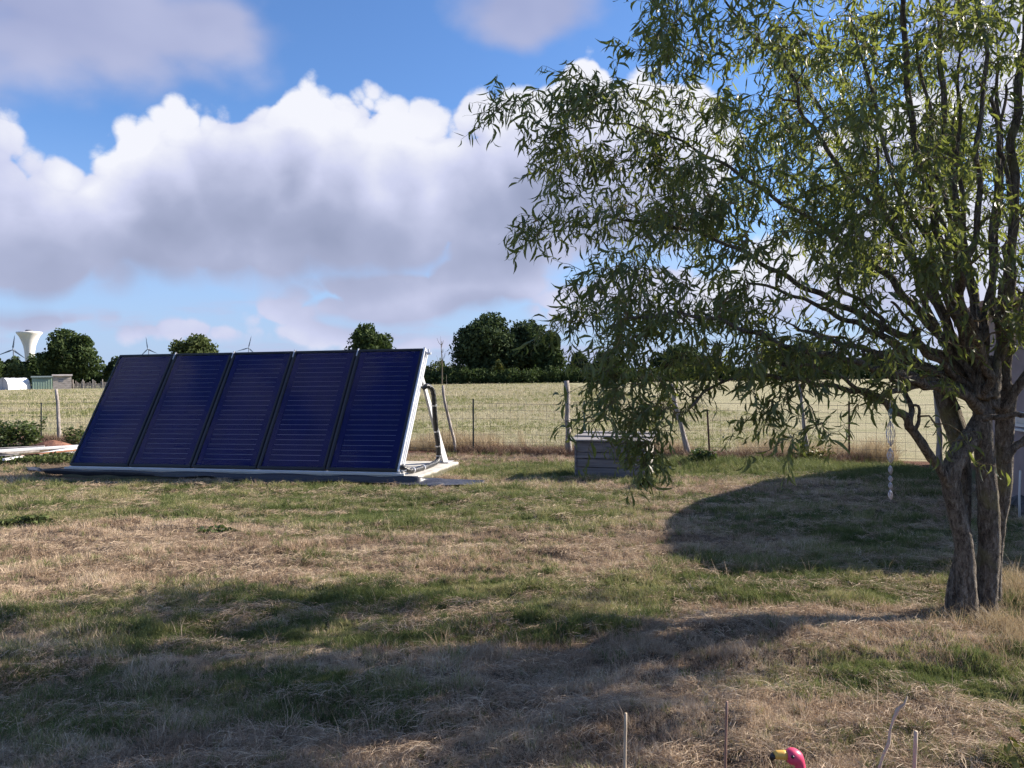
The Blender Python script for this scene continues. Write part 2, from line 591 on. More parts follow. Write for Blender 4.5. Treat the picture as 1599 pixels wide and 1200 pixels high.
def ground_mat():
    m = bpy.data.materials.new('ground_soil_and_field')
    m.use_nodes = True
    N = NT(m.node_tree)
    b = m.node_tree.nodes.get('Principled BSDF')
    geo = N.node('ShaderNodeNewGeometry')
    pos = geo.outputs['Position']
    x, y, z = N.xyz(pos)[:3]
    s = N.m('SUBTRACT', y, N.m('ADD', N.m('MULTIPLY', x, FSL), FA.y - FA.x * FSL))
    at = N.node('ShaderNodeAttribute', attribute_name='green')
    gr = at.outputs['Fac']
    p2 = N.comb(x, y, 0.0)
    n1 = N.noise(p2, 3.0, 5, 0.65)
    n2 = N.noise(N.v('MULTIPLY', p2, (1, 1.3, 1)), 45.0, 4, 0.7)
    dry = N.ramp(n2, [(0.32, (0.04, 0.029, 0.021)), (0.54, (0.15, 0.11, 0.078)), (0.74, (0.33, 0.26, 0.185))])
    soil = N.ramp(n1, [(0.35, (0.17, 0.10, 0.065)), (0.65, (0.30, 0.20, 0.13))])
    grn = N.ramp(n2, [(0.3, (0.035, 0.048, 0.018)), (0.7, (0.12, 0.14, 0.045))])
    c = N.mix(N.sstep(n1, 0.56, 0.72), dry, soil)
    c = N.mix(N.sstep(gr, 0.25, 0.75), c, grn)
    # field beyond the fence: cut stubble in long streaks
    st = N.noise(N.v('MULTIPLY', p2, (0.05, 0.42, 1)), 1.0, 5, 0.65)
    st2 = N.noise(N.v('MULTIPLY', p2, (0.9, 1.6, 1)), 1.6, 5, 0.75)
    fm = N.m('ADD', N.m('MULTIPLY', st, 0.62), N.m('MULTIPLY', st2, 0.38))
    fc = N.ramp(fm, [(0.36, (0.23, 0.245, 0.12)), (0.47, (0.38, 0.36, 0.21)), (0.56, (0.45, 0.41, 0.26)), (0.66, (0.28, 0.285, 0.145))])
    fine = N.noise(N.v('MULTIPLY', p2, (1, 1, 1)), 7.0, 4, 0.8)
    fc = N.mix(0.55, fc, N.ramp(fine, [(0.3, (0.45, 0.45, 0.45)), (0.7, (1.0, 1.0, 1.0))]), 'MULTIPLY')
    fc = N.mix(1.0, fc, (0.86, 0.84, 0.84), 'MULTIPLY')
    farc = N.ramp(N.noise(N.v('MULTIPLY', p2, (0.004, 0.012, 1)), 1.0, 3, 0.5), [(0.4, (0.10, 0.12, 0.05)), (0.6, (0.30, 0.27, 0.15))])
    fc = N.mix(N.sstep(y, 166.0, 180.0), fc, farc)
    c = N.mix(N.sstep(s, 0.15, 0.6), c, fc)
    # bare reddish strip of earth just in front of the fence
    e = N.m('MULTIPLY', N.sstep(s, -0.75, -0.35), N.m('SUBTRACT', 1.0, N.sstep(s, 0.25, 0.6)))
    c = N.mix(N.m('MULTIPLY', e, N.sstep(N.noise(p2, 1.3, 3), 0.35, 0.55)), c, (0.13, 0.062, 0.042))
    N.put(b.inputs['Base Color'], c)
    b.inputs['Roughness'].default_value = 0.95
    b.inputs['Specular IOR Level'].default_value = 0.1
    bump(N, b, N.m('ADD', n2, N.m('MULTIPLY', N.noise(p2, 14.0, 4, 0.7), 1.0)), 0.8, 0.03)
    return m


gme = np_mesh('ground', np.stack([XX, YY, ZZ], -1).reshape(-1, 3), quads, 4, ground_mat(), smooth=True)
ga = gme.attributes.new('green', 'FLOAT', 'POINT')
ga.data.foreach_set('value', greenness(XX, YY).reshape(-1).astype(np.float32))
ground = tag(link('ground', gme), kind='structure')


# ------------------------------------------------------------------ grass: tufts instanced with geometry nodes
def grass_mat(name, stops, trans=0.3, hue_scale=0.8):
    m = bpy.data.materials.new(name)
    m.use_nodes = True
    N = NT(m.node_tree)
    b = m.node_tree.nodes.get('Principled BSDF')
    geo = N.node('ShaderNodeNewGeometry')
    at = N.node('ShaderNodeAttribute', attribute_type='INSTANCER', attribute_name='tone')
    f = N.m('ADD', N.m('MULTIPLY', geo.outputs['Random Per Island'], 0.55), N.m('MULTIPLY', at.outputs['Fac'], 0.45))
    col = N.ramp(f, stops)
    N.put(b.inputs['Base Color'], col)
    b.inputs['Roughness'].default_value = 0.6
    b.inputs['Specular IOR Level'].default_value = 0.25
    tr = N.node('ShaderNodeBsdfTranslucent')
    N.put(tr.inputs[0], col)
    mx = N.node('ShaderNodeMixShader'); mx.inputs[0].default_value = trans
    out = m.node_tree.nodes.get('Material Output')
    N.l.new(b.outputs[0], mx.inputs[1]); N.l.new(tr.outputs[0], mx.inputs[2]); N.l.new(mx.outputs[0], out.inputs[0])
    return m


M_green = grass_mat('grass_blades_green', [(0.0, (0.045, 0.070, 0.023)), (0.35, (0.100, 0.132, 0.042)), (0.7, (0.19, 0.21, 0.075)), (1.0, (0.42, 0.36, 0.20))], 0.35)
M_dry = grass_mat('grass_blades_dry', [(0.0, (0.095, 0.060, 0.040)), (0.35, (0.29, 0.205, 0.138)), (0.7, (0.53, 0.405, 0.285)), (1.0, (0.70, 0.58, 0.43))], 0.22)
M_tall = grass_mat('tall_dry_grass', [(0.0, (0.170, 0.111, 0.068)), (0.5, (0.365, 0.281, 0.170)), (1.0, (0.527, 0.442, 0.297))], 0.3)
M_rust = grass_mat('reddish_dead_grass', [(0.0, (0.060, 0.036, 0.025)), (0.5, (0.170, 0.102, 0.072)), (1.0, (0.323, 0.230, 0.153))], 0.2)


def tuft(name, n, h, spread, w, m, lean=0.5, flat=0.0):
    mb = MB()
    for i in range(n):
        a = random.uniform(0, 2 * math.pi); r = spread * math.sqrt(random.random())
        bx, by = r * math.cos(a), r * math.sin(a)
        hh = h * random.uniform(0.45, 1.15)
        az_ = random.uniform(0, 2 * math.pi)
        ln = lean * random.uniform(0.2, 1.3)
        if random.random() < flat: ln = random.uniform(1.8, 3.5); hh *= 0.55
        dx, dy = math.cos(az_), math.sin(az_)
        sx, sy = -dy, dx
        pa = random.uniform(0, math.pi); sx, sy = math.cos(pa), math.sin(pa)
        o = len(mb.v)
        for (t, ww) in ((0, 1.0), (0.5, 0.8)):
            ox = bx + dx * ln * hh * t * t; oy = by + dy * ln * hh * t * t
            z = hh * t * (1 - 0.15 * ln * t) - 0.006
            mb.v.append((ox - sx * w * ww / 2, oy - sy * w * ww / 2, z)); mb.v.append((ox + sx * w * ww / 2, oy + sy * w * ww / 2, z))
        mb.v.append((bx + dx * ln * hh, by + dy * ln * hh, max(hh * (1 - 0.3 * ln), 0.004)))
        mb.f += [(o, o + 1, o + 3, o + 2), (o + 2, o + 3, o + 4)]
    me = mb.mesh(name, m)
    return bpy.data.objects.new(name, me)      # not linked: only a source for the scatter


def straw(name, n, ln, spread, m, w=0.0022, lift=0.02):
    mb = MB()
    for i in range(n):
        a = random.uniform(0, 2 * math.pi); r = spread * math.sqrt(random.random())
        c = Vector((r * math.cos(a), r * math.sin(a), random.uniform(0.0, lift)))
        d = Vector((random.uniform(-1, 1), random.uniform(-1, 1), random.uniform(-0.15, 0.3))).normalized() * ln * random.uniform(0.4, 1.1)
        bend = Vector((random.uniform(-1, 1), random.uniform(-1, 1), random.uniform(0, 1))) * ln * 0.14
        s_ = Vector((random.uniform(-1, 1), random.uniform(-1, 1), random.uniform(-1, 1))).cross(d).normalized() * w / 2
        o = len(mb.v)
        for t in (-0.5, 0, 0.5):
            p = c + d * t + bend * (1 - 4 * t * t)
            mb.v.append(tuple(p - s_)); mb.v.append(tuple(p + s_))
        mb.f += [(o, o + 1, o + 3, o + 2), (o + 2, o + 3, o + 5, o + 4)]
    return bpy.data.objects.new(name, mb.mesh(name, m))


def scatter(name, pts, scl, tone, protos, label, cat='grass', tilt=0.25):
    """pts (n,3): one object whose geometry nodes instance the tufts."""
    n = len(pts)
    me = bpy.data.meshes.new(name)
    me.vertices.add(n); me.vertices.foreach_set('co', np.ascontiguousarray(pts, dtype=np.float32).ravel())
    for nm, typ, dat in (('scl', 'FLOAT', scl), ('tone', 'FLOAT', tone)):
        a = me.attributes.new(nm, typ, 'POINT'); a.data.foreach_set('value', np.asarray(dat, dtype=np.float32))
    rot = np.stack([RNG.normal(0, tilt, n), RNG.normal(0, tilt, n), RNG.uniform(0, 2 * math.pi, n)], -1)
    a = me.attributes.new('rot', 'FLOAT_VECTOR', 'POINT'); a.data.foreach_set('vector', rot.astype(np.float32).ravel())
    a = me.attributes.new('pick', 'INT', 'POINT'); a.data.foreach_set('value', RNG.integers(0, len(protos), n).astype(np.int32))
    o = link(name, me)
    g = bpy.data.node_groups.new(name + '_nodes', 'GeometryNodeTree')
    g.interface.new_socket(name='Geometry', in_out='INPUT', socket_type='NodeSocketGeometry')
    g.interface.new_socket(name='Geometry', in_out='OUTPUT', socket_type='NodeSocketGeometry')
    gi = g.nodes.new('NodeGroupInput'); go = g.nodes.new('NodeGroupOutput')
    g2i = g.nodes.new('GeometryNodeGeometryToInstance')
    for pr in protos:
        oi = g.nodes.new('GeometryNodeObjectInfo'); oi.inputs['Object'].default_value = pr
        oi.inputs['As Instance'].default_value = False
        gg = g.nodes.new('GeometryNodeGeometryToInstance')
        g.links.new(oi.outputs['Geometry'], gg.inputs[0])
        if 'jn' not in locals():
            jn = g.nodes.new('GeometryNodeJoinGeometry')
        g.links.new(gg.outputs[0], jn.inputs[0])

    def na(nm, typ):
        q = g.nodes.new('GeometryNodeInputNamedAttribute'); q.data_type = typ; q.inputs['Name'].default_value = nm
        return q.outputs['Attribute']
    ip = g.nodes.new('GeometryNodeInstanceOnPoints')
    g.links.new(gi.outputs[0], ip.inputs['Points'])
    g.links.new(jn.outputs[0], ip.inputs['Instance'])
    ip.inputs['Pick Instance'].default_value = True
    g.links.new(na('pick', 'INT'), ip.inputs['Instance Index'])
    g.links.new(na('rot', 'FLOAT_VECTOR'), ip.inputs['Rotation'])
    g.links.new(na('scl', 'FLOAT'), ip.inputs['Scale'])
    g.links.new(ip.outputs[0], go.inputs[0])
    md = o.modifiers.new('scatter', 'NODES'); md.node_group = g
    tag(o, label, cat, kind='stuff')
    return o


# array frame of the solar collectors (needed to keep grass off the slab)
A0 = G(622, 737, 0.18); A1 = G(108, 727, 0.18)
e1 = (A1 - A0).normalized(); e2 = Vector((-e1.y, e1.x, 0)) * -1
if e2.y < 0: e2 = -e2
ARR_LEN = (A1 - A0).length
BOXC = [G(897, 742), G(1006, 747)]
HOUSE = [(6.05, 7.75), (5.88, 8.5), (6.12, 9.7), (6.75, 10.9), (7.9, 12.2), (11.5, 14.2), (16, 12), (13.5, 6.5)]


TARP_BACK = [(40, 732), (100, 729.5), (180, 733), (300, 737), (450, 742), (560, 745), (640, 748), (700, 751), (757, 753)]
TARP_FRONT = [(44, 739), (110, 743), (200, 745), (330, 751), (440, 758), (560, 755), (640, 761), (700, 763), (752, 757)]
TARP_POLY = [tuple(G(*p).xy) for p in TARP_BACK] + [tuple(G(*p).xy) for p in TARP_FRONT[::-1]]


def in_poly(x, y, poly):
    ins = np.zeros(np.shape(x), bool)
    j = len(poly) - 1
    for i in range(len(poly)):
        xi, yi = poly[i]; xj, yj = poly[j]
        c = ((yi > y) != (yj > y)) & (x < (xj - xi) * (y - yi) / (yj - yi + 1e-12) + xi)
        ins ^= c
        j = i
    return ins


def keep(x, y):
    s = y - fence_y(x)
    u = (x - A0.x) * e1.x + (y - A0.y) * e1.y; v = (x - A0.x) * e2.x + (y - A0.y) * e2.y
    on_slab = (u > -0.36) & (u < ARR_LEN + 0.2) & (v > -0.12) & (v < 1.98)
    u0, v0 = BOXC[0].x, BOXC[0].y
    on_box = (x > u0) & (x < BOXC[1].x + 0.1) & (y > v0) & (y < v0 + .7)
    tarp = in_poly(x, y, TARP_POLY) | ((u > -.3) & (u < ARR_LEN + .3) & (v > -.3) & (v <= -.05))
    house = (x > 5.9 + (y - 7.7) * 0.15) & (y > 7.6 + (x - 5.9) * -0.1)
    tree = (x - TB.x) ** 2 + (y - TB.y) ** 2 < 0.17 ** 2
    return ~(on_slab | on_box | tarp | house | tree)


def sample(n, dlo, dhi, dens, xm=0.78):
    """points in the wedge seen by the camera (a little wider), density given per distance"""
    y = RNG.uniform(dlo, dhi, n); x = RNG.uniform(-1, 1, n) * (xm * dhi + 1.0)
    ok = np.abs(x) < (xm * y + 0.9)
    x, y = x[ok], y[ok]
    return x, y


def lawn_pts(total, dlo, dhi):
    out = []
    x = RNG.uniform(-1, 1, total); u = RNG.random(total)
    # area of wedge weighted towards the camera
    y = dlo * (dhi / dlo) ** u
    x = x * (0.84 * y + 1.9)
    s = y - fence_y(x)
    ok = keep(x, y) & (s < 0.1)
    return x[ok], y[ok]


lo_x, lo_y = lawn_pts(270000, 2.2, 15.8)
g_ = greenness(lo_x, lo_y)
fine = fbm(lo_x * 5, lo_y * 7, 61, 3)
pg = np.clip((g_ - 0.22) * 1.6 + (fine - 0.5) * 1.2, 0.03, 0.97)
rnd = RNG.random(len(lo_x))
isg = rnd < pg
bare = fbm(lo_x * 1.3, lo_y * 2.2, 71, 3)
dist_s = np.clip(0.62 + lo_y * 0.045, 0.7, 1.15)
hmap = 0.25 + 1.7 * fbm(lo_x * 2.6, lo_y * 4.2, 77, 3) ** 1.3
tone = np.clip((fbm(lo_x * 2.1, lo_y * 3.4, 81, 4) - .5) * 2.6 + .5 + RNG.normal(0, .15, len(lo_x)), 0, 1)
keepb = (bare > 0.40) | (RNG.random(len(lo_x)) < 0.35)

tg = [tuft('green_tuft', 18, 0.055, 0.028, 0.0036, M_green, 0.7) for _ in range(3)] + [tuft('green_tuft', 12, 0.085, 0.03, 0.0034, M_green, 0.5)]
td = [tuft('dry_tuft', 18, 0.052, 0.030, 0.0032, M_dry, 0.9, 0.35) for _ in range(3)] + [tuft('dry_tuft', 12, 0.08, 0.03, 0.0028, M_dry, 0.6, 0.2)]
ts = [straw('straw', 20, l_, 0.07, M_dry, 0.0019) for l_ in (0.05, 0.065, 0.085, 0.11)]
sel = isg & keepb
X, Y = lo_x[sel], lo_y[sel]
scatter('green_grass', np.stack([X, Y, hfun(X, Y)], -1), (dist_s * hmap)[sel] * RNG.uniform(0.7, 1.25, sel.sum()), tone[sel], tg,
        'green grass growing in patches of the mown yard')
sel = (~isg) & keepb
X, Y = lo_x[sel], lo_y[sel]
scatter('dry_grass', np.stack([X, Y, hfun(X, Y)], -1), (dist_s * hmap)[sel] * RNG.uniform(0.7, 1.25, sel.sum()), tone[sel], td,
        'dry straw coloured grass covering the mown yard')
x, y = lawn_pts(34000, 2.2, 12)
hay = fbm(x * 1.1, y * 2.8, 91, 3)
ok = (hay > 0.44)
x, y = x[ok], y[ok]
scatter('loose_hay', np.stack([x, y, hfun(x, y) + 0.012], -1), RNG.uniform(0.6, 1.25, len(x)) * np.clip(0.6 + y * 0.06, 0.7, 1.3), RNG.random(len(x)), ts,
        'loose cut hay lying over the mown yard', 'hay', 0.12)
# sparse taller dry stalks in the yard
x, y = lawn_pts(1500, 2.5, 13)
tall = [tuft('stalk_tuft', 5, 0.2, 0.03, 0.0028, M_dry, 0.6) for _ in range(3)]
scatter('grass_stalks', np.stack([x, y, hfun(x, y)], -1), RNG.uniform(0.5, 1.1, len(x)), RNG.random(len(x)), tall,
        'thin seed stalks standing above the mown grass', 'grass', 0.2)
# tall dead grass along the fence and reddish growth at its foot
n = 9000
x = RNG.uniform(-17, 13, n); s = RNG.normal(0.65, 0.5, n)
y = fence_y(x) + s
dens_ = fbm(x * 0.9, y * 0.3, 101, 3)
ok = (dens_ > 0.47) & (s > 0.0) & keep(x, y)
x, y, s = x[ok], y[ok], s[ok]
tt = [tuft('tall_tuft', 16, 0.42, 0.09, 0.006, M_tall, 0.45) for _ in range(3)]
scatter('tall_fence_grass', np.stack([x, y, hfun(x, y)], -1), RNG.uniform(0.4, 1.15, len(x)) * (0.5 + 0.9 * fbm(x * 1.2, y, 103, 3)), RNG.random(len(x)), tt,
        'tall golden dry grass along the foot of the wire fence')
n = 7000
x = RNG.uniform(-17, 12, n); s = RNG.normal(0.12, 0.22, n); y = fence_y(x) + s
ok = (fbm(x * 0.8, y * 0.3, 107, 3) > 0.47) & keep(x, y)
x, y = x[ok], y[ok]
tr_ = [tuft('rust_tuft', 18, 0.24, 0.09, 0.006, M_rust, 0.7) for _ in range(3)]
scatter('reddish_fence_grass', np.stack([x, y, hfun(x, y)], -1), RNG.uniform(0.4, 1.1, len(x)), RNG.random(len(x)), tr_,
        'short reddish brown dead grass at the foot of the fence')
# field stubble near the fence
n = 75000
u = RNG.random(n); y = 16.0 * (150 / 16.0) ** u; x = RNG.uniform(-1, 1, n) * (0.75 * y + 1)
ok = (y - fence_y(x) > 0.6) & ((y - fence_y(x)) > 0) & keep(x, np.minimum(y, 30))
x, y = x[ok], y[ok]
gsel = fbm(x * 0.12, y * 0.5, 111, 3) + 0.35 * (RNG.random(len(x)) - 0.5) > 0.545
M_stub = grass_mat('stubble_blades', [(0.0, (0.20, 0.18, 0.11)), (0.5, (0.38, 0.33, 0.215)), (1.0, (0.50, 0.45, 0.31))], 0.3)
tf = [tuft('stubble_tuft', 9, 0.10, 0.10, 0.012, M_stub, 0.6) for _ in range(3)]
tfg = [tuft('field_tuft', 9, 0.09, 0.10, 0.012, M_green, 0.6) for _ in range(3)]
sc = np.clip(y / 26, 0.8, 2.6)
scatter('field_stubble', np.stack([x, y, hfun(x, y)], -1)[~gsel], (sc * RNG.uniform(0.6, 1.2, len(x)))[~gsel], (0.5 + 0.5 * RNG.random(len(x)))[~gsel], tf,
        'pale cut stubble covering the open field beyond the fence', 'stubble')
scatter('field_regrowth', np.stack([x, y, hfun(x, y)], -1)[gsel], (sc * RNG.uniform(0.6, 1.2, len(x)))[gsel], (0.6 + 0.4 * RNG.random(len(x)))[gsel], tfg,
        'green regrowth between the stubble rows of the field', 'grass')
# long dry grass to the right of the willow's foot and around it
cx, cy = [], []
for (px, py, k, sx_, sy_) in ((1600, 935, 330, 0.16, 0.30), (1552, 985, 60, .07, .08), (1600, 1010, 110, 0.15, 0.2), (1480, 990, 14, .08, .05), (1650, 930, 200, .3, .3)):
    c = G(px, py)
    cx.append(RNG.normal(c.x, sx_, k)); cy.append(RNG.normal(c.y, sy_, k))
x = np.concatenate(cx); y = np.concatenate(cy)
tl = [tuft('long_tuft', 12, 0.2, 0.04, 0.003, M_tall, 0.7, 0.15) for _ in range(3)]
scatter('long_dry_grass', np.stack([x, y, hfun(x, y)], -1), RNG.uniform(0.4, 1.1, len(x)), RNG.random(len(x)) * 0.7, tl,
        'long golden dry grass around the foot of the willow')
# coarse green growth in front of the fence, on both sides of the planked box
cx, cy, cs = [], [], []
for (px, py, k, sx_, sy_, sc_) in ((1130, 728, 500, 1.0, 0.3, 1.0), (1380, 738, 700, 1.0, 0.3, .9), (1010, 760, 120, .25, .12, .9), (850, 738, 250, .6, .3, .6), (1250, 735, 400, .9, .3, .9), (720, 730, 200, .6, .4, .5)):
    c = G(px, py)
    cx.append(RNG.normal(c.x, sx_, k)); cy.append(RNG.normal(c.y, sy_, k)); cs.append(np.full(k, sc_))
x = np.concatenate(cx); y = np.concatenate(cy); cs = np.concatenate(cs)
ok = (y < fence_y(x) - 0.1) & keep(x, y)
x, y, cs = x[ok], y[ok], cs[ok]
tw = [tuft('coarse_tuft', 16, 0.16, 0.07, 0.007, M_green, 0.6) for _ in range(3)]
scatter('coarse_green_grass', np.stack([x, y, hfun(x, y)], -1), cs * RNG.uniform(0.5, 1.2, len(x)), RNG.random(len(x)) * 0.6, tw,
        'coarse green grass in front of the wire fence')


# ------------------------------------------------------------------ leaf crowns for trees and shrubs
def blob_crown(name, blobs, n, size, m, parent, shell=0.55, seed=0, aspect=1.0):
    """many leaf-clump faces spread through a union of ellipsoids. blobs: (centre, (rx,ry,rz), weight)"""
    rg = np.random.default_rng(seed)
    w = np.array([b[2] for b in blobs], float); w /= w.sum()
    k = rg.choice(len(blobs), n, p=w)
    c = np.array([list(b[0]) for b in blobs])[k]; r = np.array([list(b[1]) for b in blobs])[k]
    d = rg.normal(size=(n, 3)); d /= np.linalg.norm(d, axis=1)[:, None]
    rad = shell + (1 - shell) * rg.random(n) ** 0.7
    # lumps on the outline
    lump = 1 + 0.28 * (vnoise(d[:, 0] * 3.3 + k * 3.7, d[:, 2] * 3.3 + d[:, 1] * 2.1, 5) - 0.5) * 2
    c = c + d * r * (rad * lump)[:, None]
    a = rg.normal(size=(n, 3)); a /= np.linalg.norm(a, axis=1)[:, None]
    b = np.cross(a, rg.normal(size=(n, 3))); b /= np.linalg.norm(b, axis=1)[:, None]
    sz = size * rg.uniform(0.5, 1.3, n)[:, None]
    a = a * sz * aspect; b = b * sz * 0.6
    V = np.stack([c - a, c - b * 0.9 + a * 0.1, c + a, c + b + a * 0.1], 1).reshape(-1, 3)
    F = np.arange(4 * n)
    return link(name, np_mesh(name, V, F, 4, m), parent)


M_bark_far = noisy('far_bark', (0.07, 0.055, 0.04), (0.16, 0.13, 0.10), 4, stretch=(4, 4, 1))
LM = {
    'dark': leafmat('foliage_dark', (0.020, 0.036, 0.020), (0.070, 0.096, 0.044), (0.08, 0.12, 0.03), 0.15, rough=.8, spec=.08, scale=0.25),
    'mid': leafmat('foliage_mid', (0.022, 0.040, 0.016), (0.075, 0.100, 0.040), (0.10, 0.16, 0.03), 0.2, rough=.8, spec=.08, scale=0.25),
    'olive': leafmat('foliage_olive', (0.040, 0.060, 0.022), (0.120, 0.140, 0.055), (0.15, 0.2, 0.05), 0.2, rough=.8, spec=.08, scale=0.3),
    'yellow': leafmat('foliage_yellow_green', (0.10, 0.11, 0.02), (0.22, 0.21, 0.05), (0.2, 0.2, 0.05), 0.2, scale=0.3),
    'bramble': leafmat('foliage_bramble', (0.025, 0.045, 0.015), (0.10, 0.13, 0.04), (0.15, 0.22, 0.04), 0.25, scale=2),
}


def far_tree(name, px0, px1, ytop, ybase, depth, m, n, label, cat='tree', size=None, blobs=None, group=None, seed=0, trunk=True):
    """a tree whose crown spans px0..px1 and ytop..ybase in the photograph, built at its real distance"""
    base = P((px0 + px1) / 2, ybase, depth); base.z = 0
    t = empty(name, base, label, cat, group)
    sc = depth / FPX
    Wd = (px1 - px0) * sc; top = P((px0 + px1) / 2, ytop, depth).z
    H = top
    rg = random.Random(seed)
    if blobs is None:
        blobs = []
        nb = 13
        for i in range(nb):
            a = rg.uniform(0, 2 * math.pi); q = rg.random() ** 0.5
            zz = rg.uniform(0.22, 0.80)
            env = math.sqrt(max(0.05, 1 - ((zz - 0.42) / 0.58) ** 2)) if zz > .42 else 0.92
            rr = Wd * rg.uniform(0.13, 0.22)
            rx = max(0.0, Wd / 2 * env - rr)
            blobs.append(((rx * q * math.cos(a) * 1.0, rx * q * math.sin(a) * 0.9, zz * H), (rr, rr, min(rr * 0.9, H * 0.2)), rr ** 2))
        blobs.append(((0, 0, H * 0.5), (Wd * 0.33, Wd * 0.3, H * 0.33), Wd * Wd * 0.09))
        blobs.append(((Wd * rg.uniform(-.1, .1), 0, H * 0.80), (Wd * 0.22, Wd * 0.22, H * 0.18), Wd * Wd * 0.03))
        blobs.append(((-Wd * 0.3, 0, H * 0.4), (Wd * 0.2, Wd * 0.2, H * 0.24), Wd * Wd * 0.03))
        blobs.append(((Wd * 0.3, 0, H * 0.4), (Wd * 0.2, Wd * 0.2, H * 0.24), Wd * Wd * 0.03))
    size = size or 0.028 * depth / 11.0
    blob_crown('crown', blobs, n, size, m, t, seed=seed, shell=0.35)
    if trunk:
        mb = MB()
        mb.tube([(0, 0, -0.2), (0.1, 0, H * 0.2), (-0.1, 0.1, H * 0.45), (0, 0, H * 0.7)], [Wd * 0.035, Wd * 0.028, Wd * 0.02, Wd * 0.008], 8)
        for k in range(6):
            a = k * 1.05 + seed; z0 = H * (0.22 + 0.05 * k)
            mb.tube([(0, 0, z0), (math.cos(a) * Wd * .12, math.sin(a) * Wd * .12, z0 + H * .12), (math.cos(a) * Wd * .27, math.sin(a) * Wd * .27, z0 + H * .2)], [Wd * .016, Wd * .011, Wd * .004], 6)
        mb.build('trunk', M_bark_far, t, smooth=True)
    return t


DT = 165.0
far_tree('oak_tree', 702, 822, 486, 596, DT, LM['dark'], 20000, 'tall dark round crowned oak, the biggest tree beyond the field', seed=3)
far_tree('oak_tree', 762, 872, 499, 596, DT + 4, LM['dark'], 15000, 'dark green tree touching the right side of the tallest tree', seed=4)
far_tree('broadleaf_tree', 832, 884, 512, 596, DT - 3, LM['mid'], 7000, 'lighter green slim tree left of the hanging willow leaves', seed=5)
far_tree('broadleaf_tree', 533, 624, 503, 596, DT + 10, LM['mid'], 11000, 'dark bushy tree whose top shows above the right hand collectors', seed=6)
far_tree('broadleaf_tree', 256, 350, 521, 600, DT + 5, LM['olive'], 11000, 'pale olive green tree whose top shows above the second collector', seed=8)
far_tree('broadleaf_tree', 60, 160, 512, 604, 170, LM['mid'], 17000, 'big dark round tree beside the white water tower', seed=9)
far_tree('broadleaf_tree', 162, 205, 556, 603, 175, LM['dark'], 3500, 'small dark tree just left of the collectors', seed=10)
far_tree('broadleaf_tree', 0, 40, 556, 604, 178, LM['dark'], 4000, 'dark tree at the left edge behind the plastic tunnel', seed=11)
far_tree('broadleaf_tree', 30, 72, 553, 604, 180, LM['mid'], 3500, 'round grey green tree below the water tower', seed=12)
far_tree('shrub', 5, 52, 567, 604, 168, LM['olive'], 4500, 'bright green bushy shrub behind the plastic tunnel', 'shrub', seed=13, trunk=False)
far_tree('broadleaf_tree', -60, 6, 540, 604, 172, LM['mid'], 5000, 'green tree cut by the left edge of the photo', seed=14)
far_tree('shrub', 766, 792, 561, 597, 158, LM['yellow'], 1800, 'yellow green bush in front of the tallest tree', 'shrub', seed=15, trunk=False)
far_tree('broadleaf_tree', 884, 925, 548, 596, DT + 2, LM['dark'], 3500, 'low dark tree right of the big oaks', seed=16)
far_tree('broadleaf_tree', 922, 985, 545, 596, DT + 3, LM['mid'], 4500, 'low tree beyond the field behind the willow leaves above the box', seed=17)
far_tree('broadleaf_tree', 1010, 1120, 535, 594, DT + 6, LM['dark'], 7000, 'wide dark tree beyond the field seen through the middle of the willow', seed=18)
far_tree('broadleaf_tree', 1190, 1330, 532, 592, DT + 6, LM['dark'], 8000, 'wide dark tree beyond the field behind the willow branches', seed=19)
far_tree('broadleaf_tree', 1330, 1440, 545, 590, DT + 8, LM['dark'], 6000, 'dark tree beyond the field close to the willow trunk', seed=20)
far_tree('broadleaf_tree', 683, 697, 561, 585, 420, LM['dark'], 900, 'tiny far tree at the foot of the bare dead tree', seed=21, size=1.0)

# bare dead tree
db = P(690, 583, 150); db.z = 0
dt = empty('dead_tree', db, 'thin bare dead tree against the sky beside the last collector', 'tree')
mb = MB()
topz = P(690, 533, 150).z
mb.tube([(0, 0, 0), (0.1, 0, topz * .5), (-.05, 0, topz * .8), (0, 0, topz)], [0.16, 0.12, 0.07, 0.03], 6)
rg = random.Random(5)
for k in range(16):
    z0 = topz * rg.uniform(0.45, 0.92); a = rg.uniform(0, 6.28); L = rg.uniform(0.5, 1.9)
    x1, y1 = math.cos(a) * L * .6, math.sin(a) * L * .6
    mb.tube([(0, 0, z0), (x1 * .6, y1 * .6, z0 + L * .35), (x1, y1, z0 + L)], [0.05, 0.035, 0.015], 5)
mb.build('trunk', M_bark_far, dt)


def hedge(name, pts, h, w, n, m, label, size, seed=0):
    """bushy row along a polyline"""
    t = empty(name, (pts[0][0], pts[0][1], 0), label, 'hedge')
    rg = np.random.default_rng(seed)
    pts = np.array(pts, float)
    seg = np.linalg.norm(np.diff(pts, axis=0), axis=1); cum = np.concatenate([[0], np.cumsum(seg)])
    blobs = []
    L = cum[-1]; s = 0
    while s < L:
        i = min(np.searchsorted(cum, s, 'right') - 1, len(seg) - 1)
        p = pts[i] + (pts[i + 1] - pts[i]) * ((s - cum[i]) / seg[i])
        hh = h * rg.uniform(0.65, 1.2); rr = w * rg.uniform(0.7, 1.3)
        blobs.append(((p[0] - pts[0][0], p[1] - pts[0][1] + rg.normal(0, w * .25), hh * 0.5), (rr, rr, hh * 0.55), rr * hh))
        s += w * rg.uniform(0.5, 0.95)
    blob_crown('foliage', blobs, n, size, m, t, seed=seed, shell=0.45)
    return t


def gp(px, py, d):
    q = P(px, py, d); return (q.x, q.y)


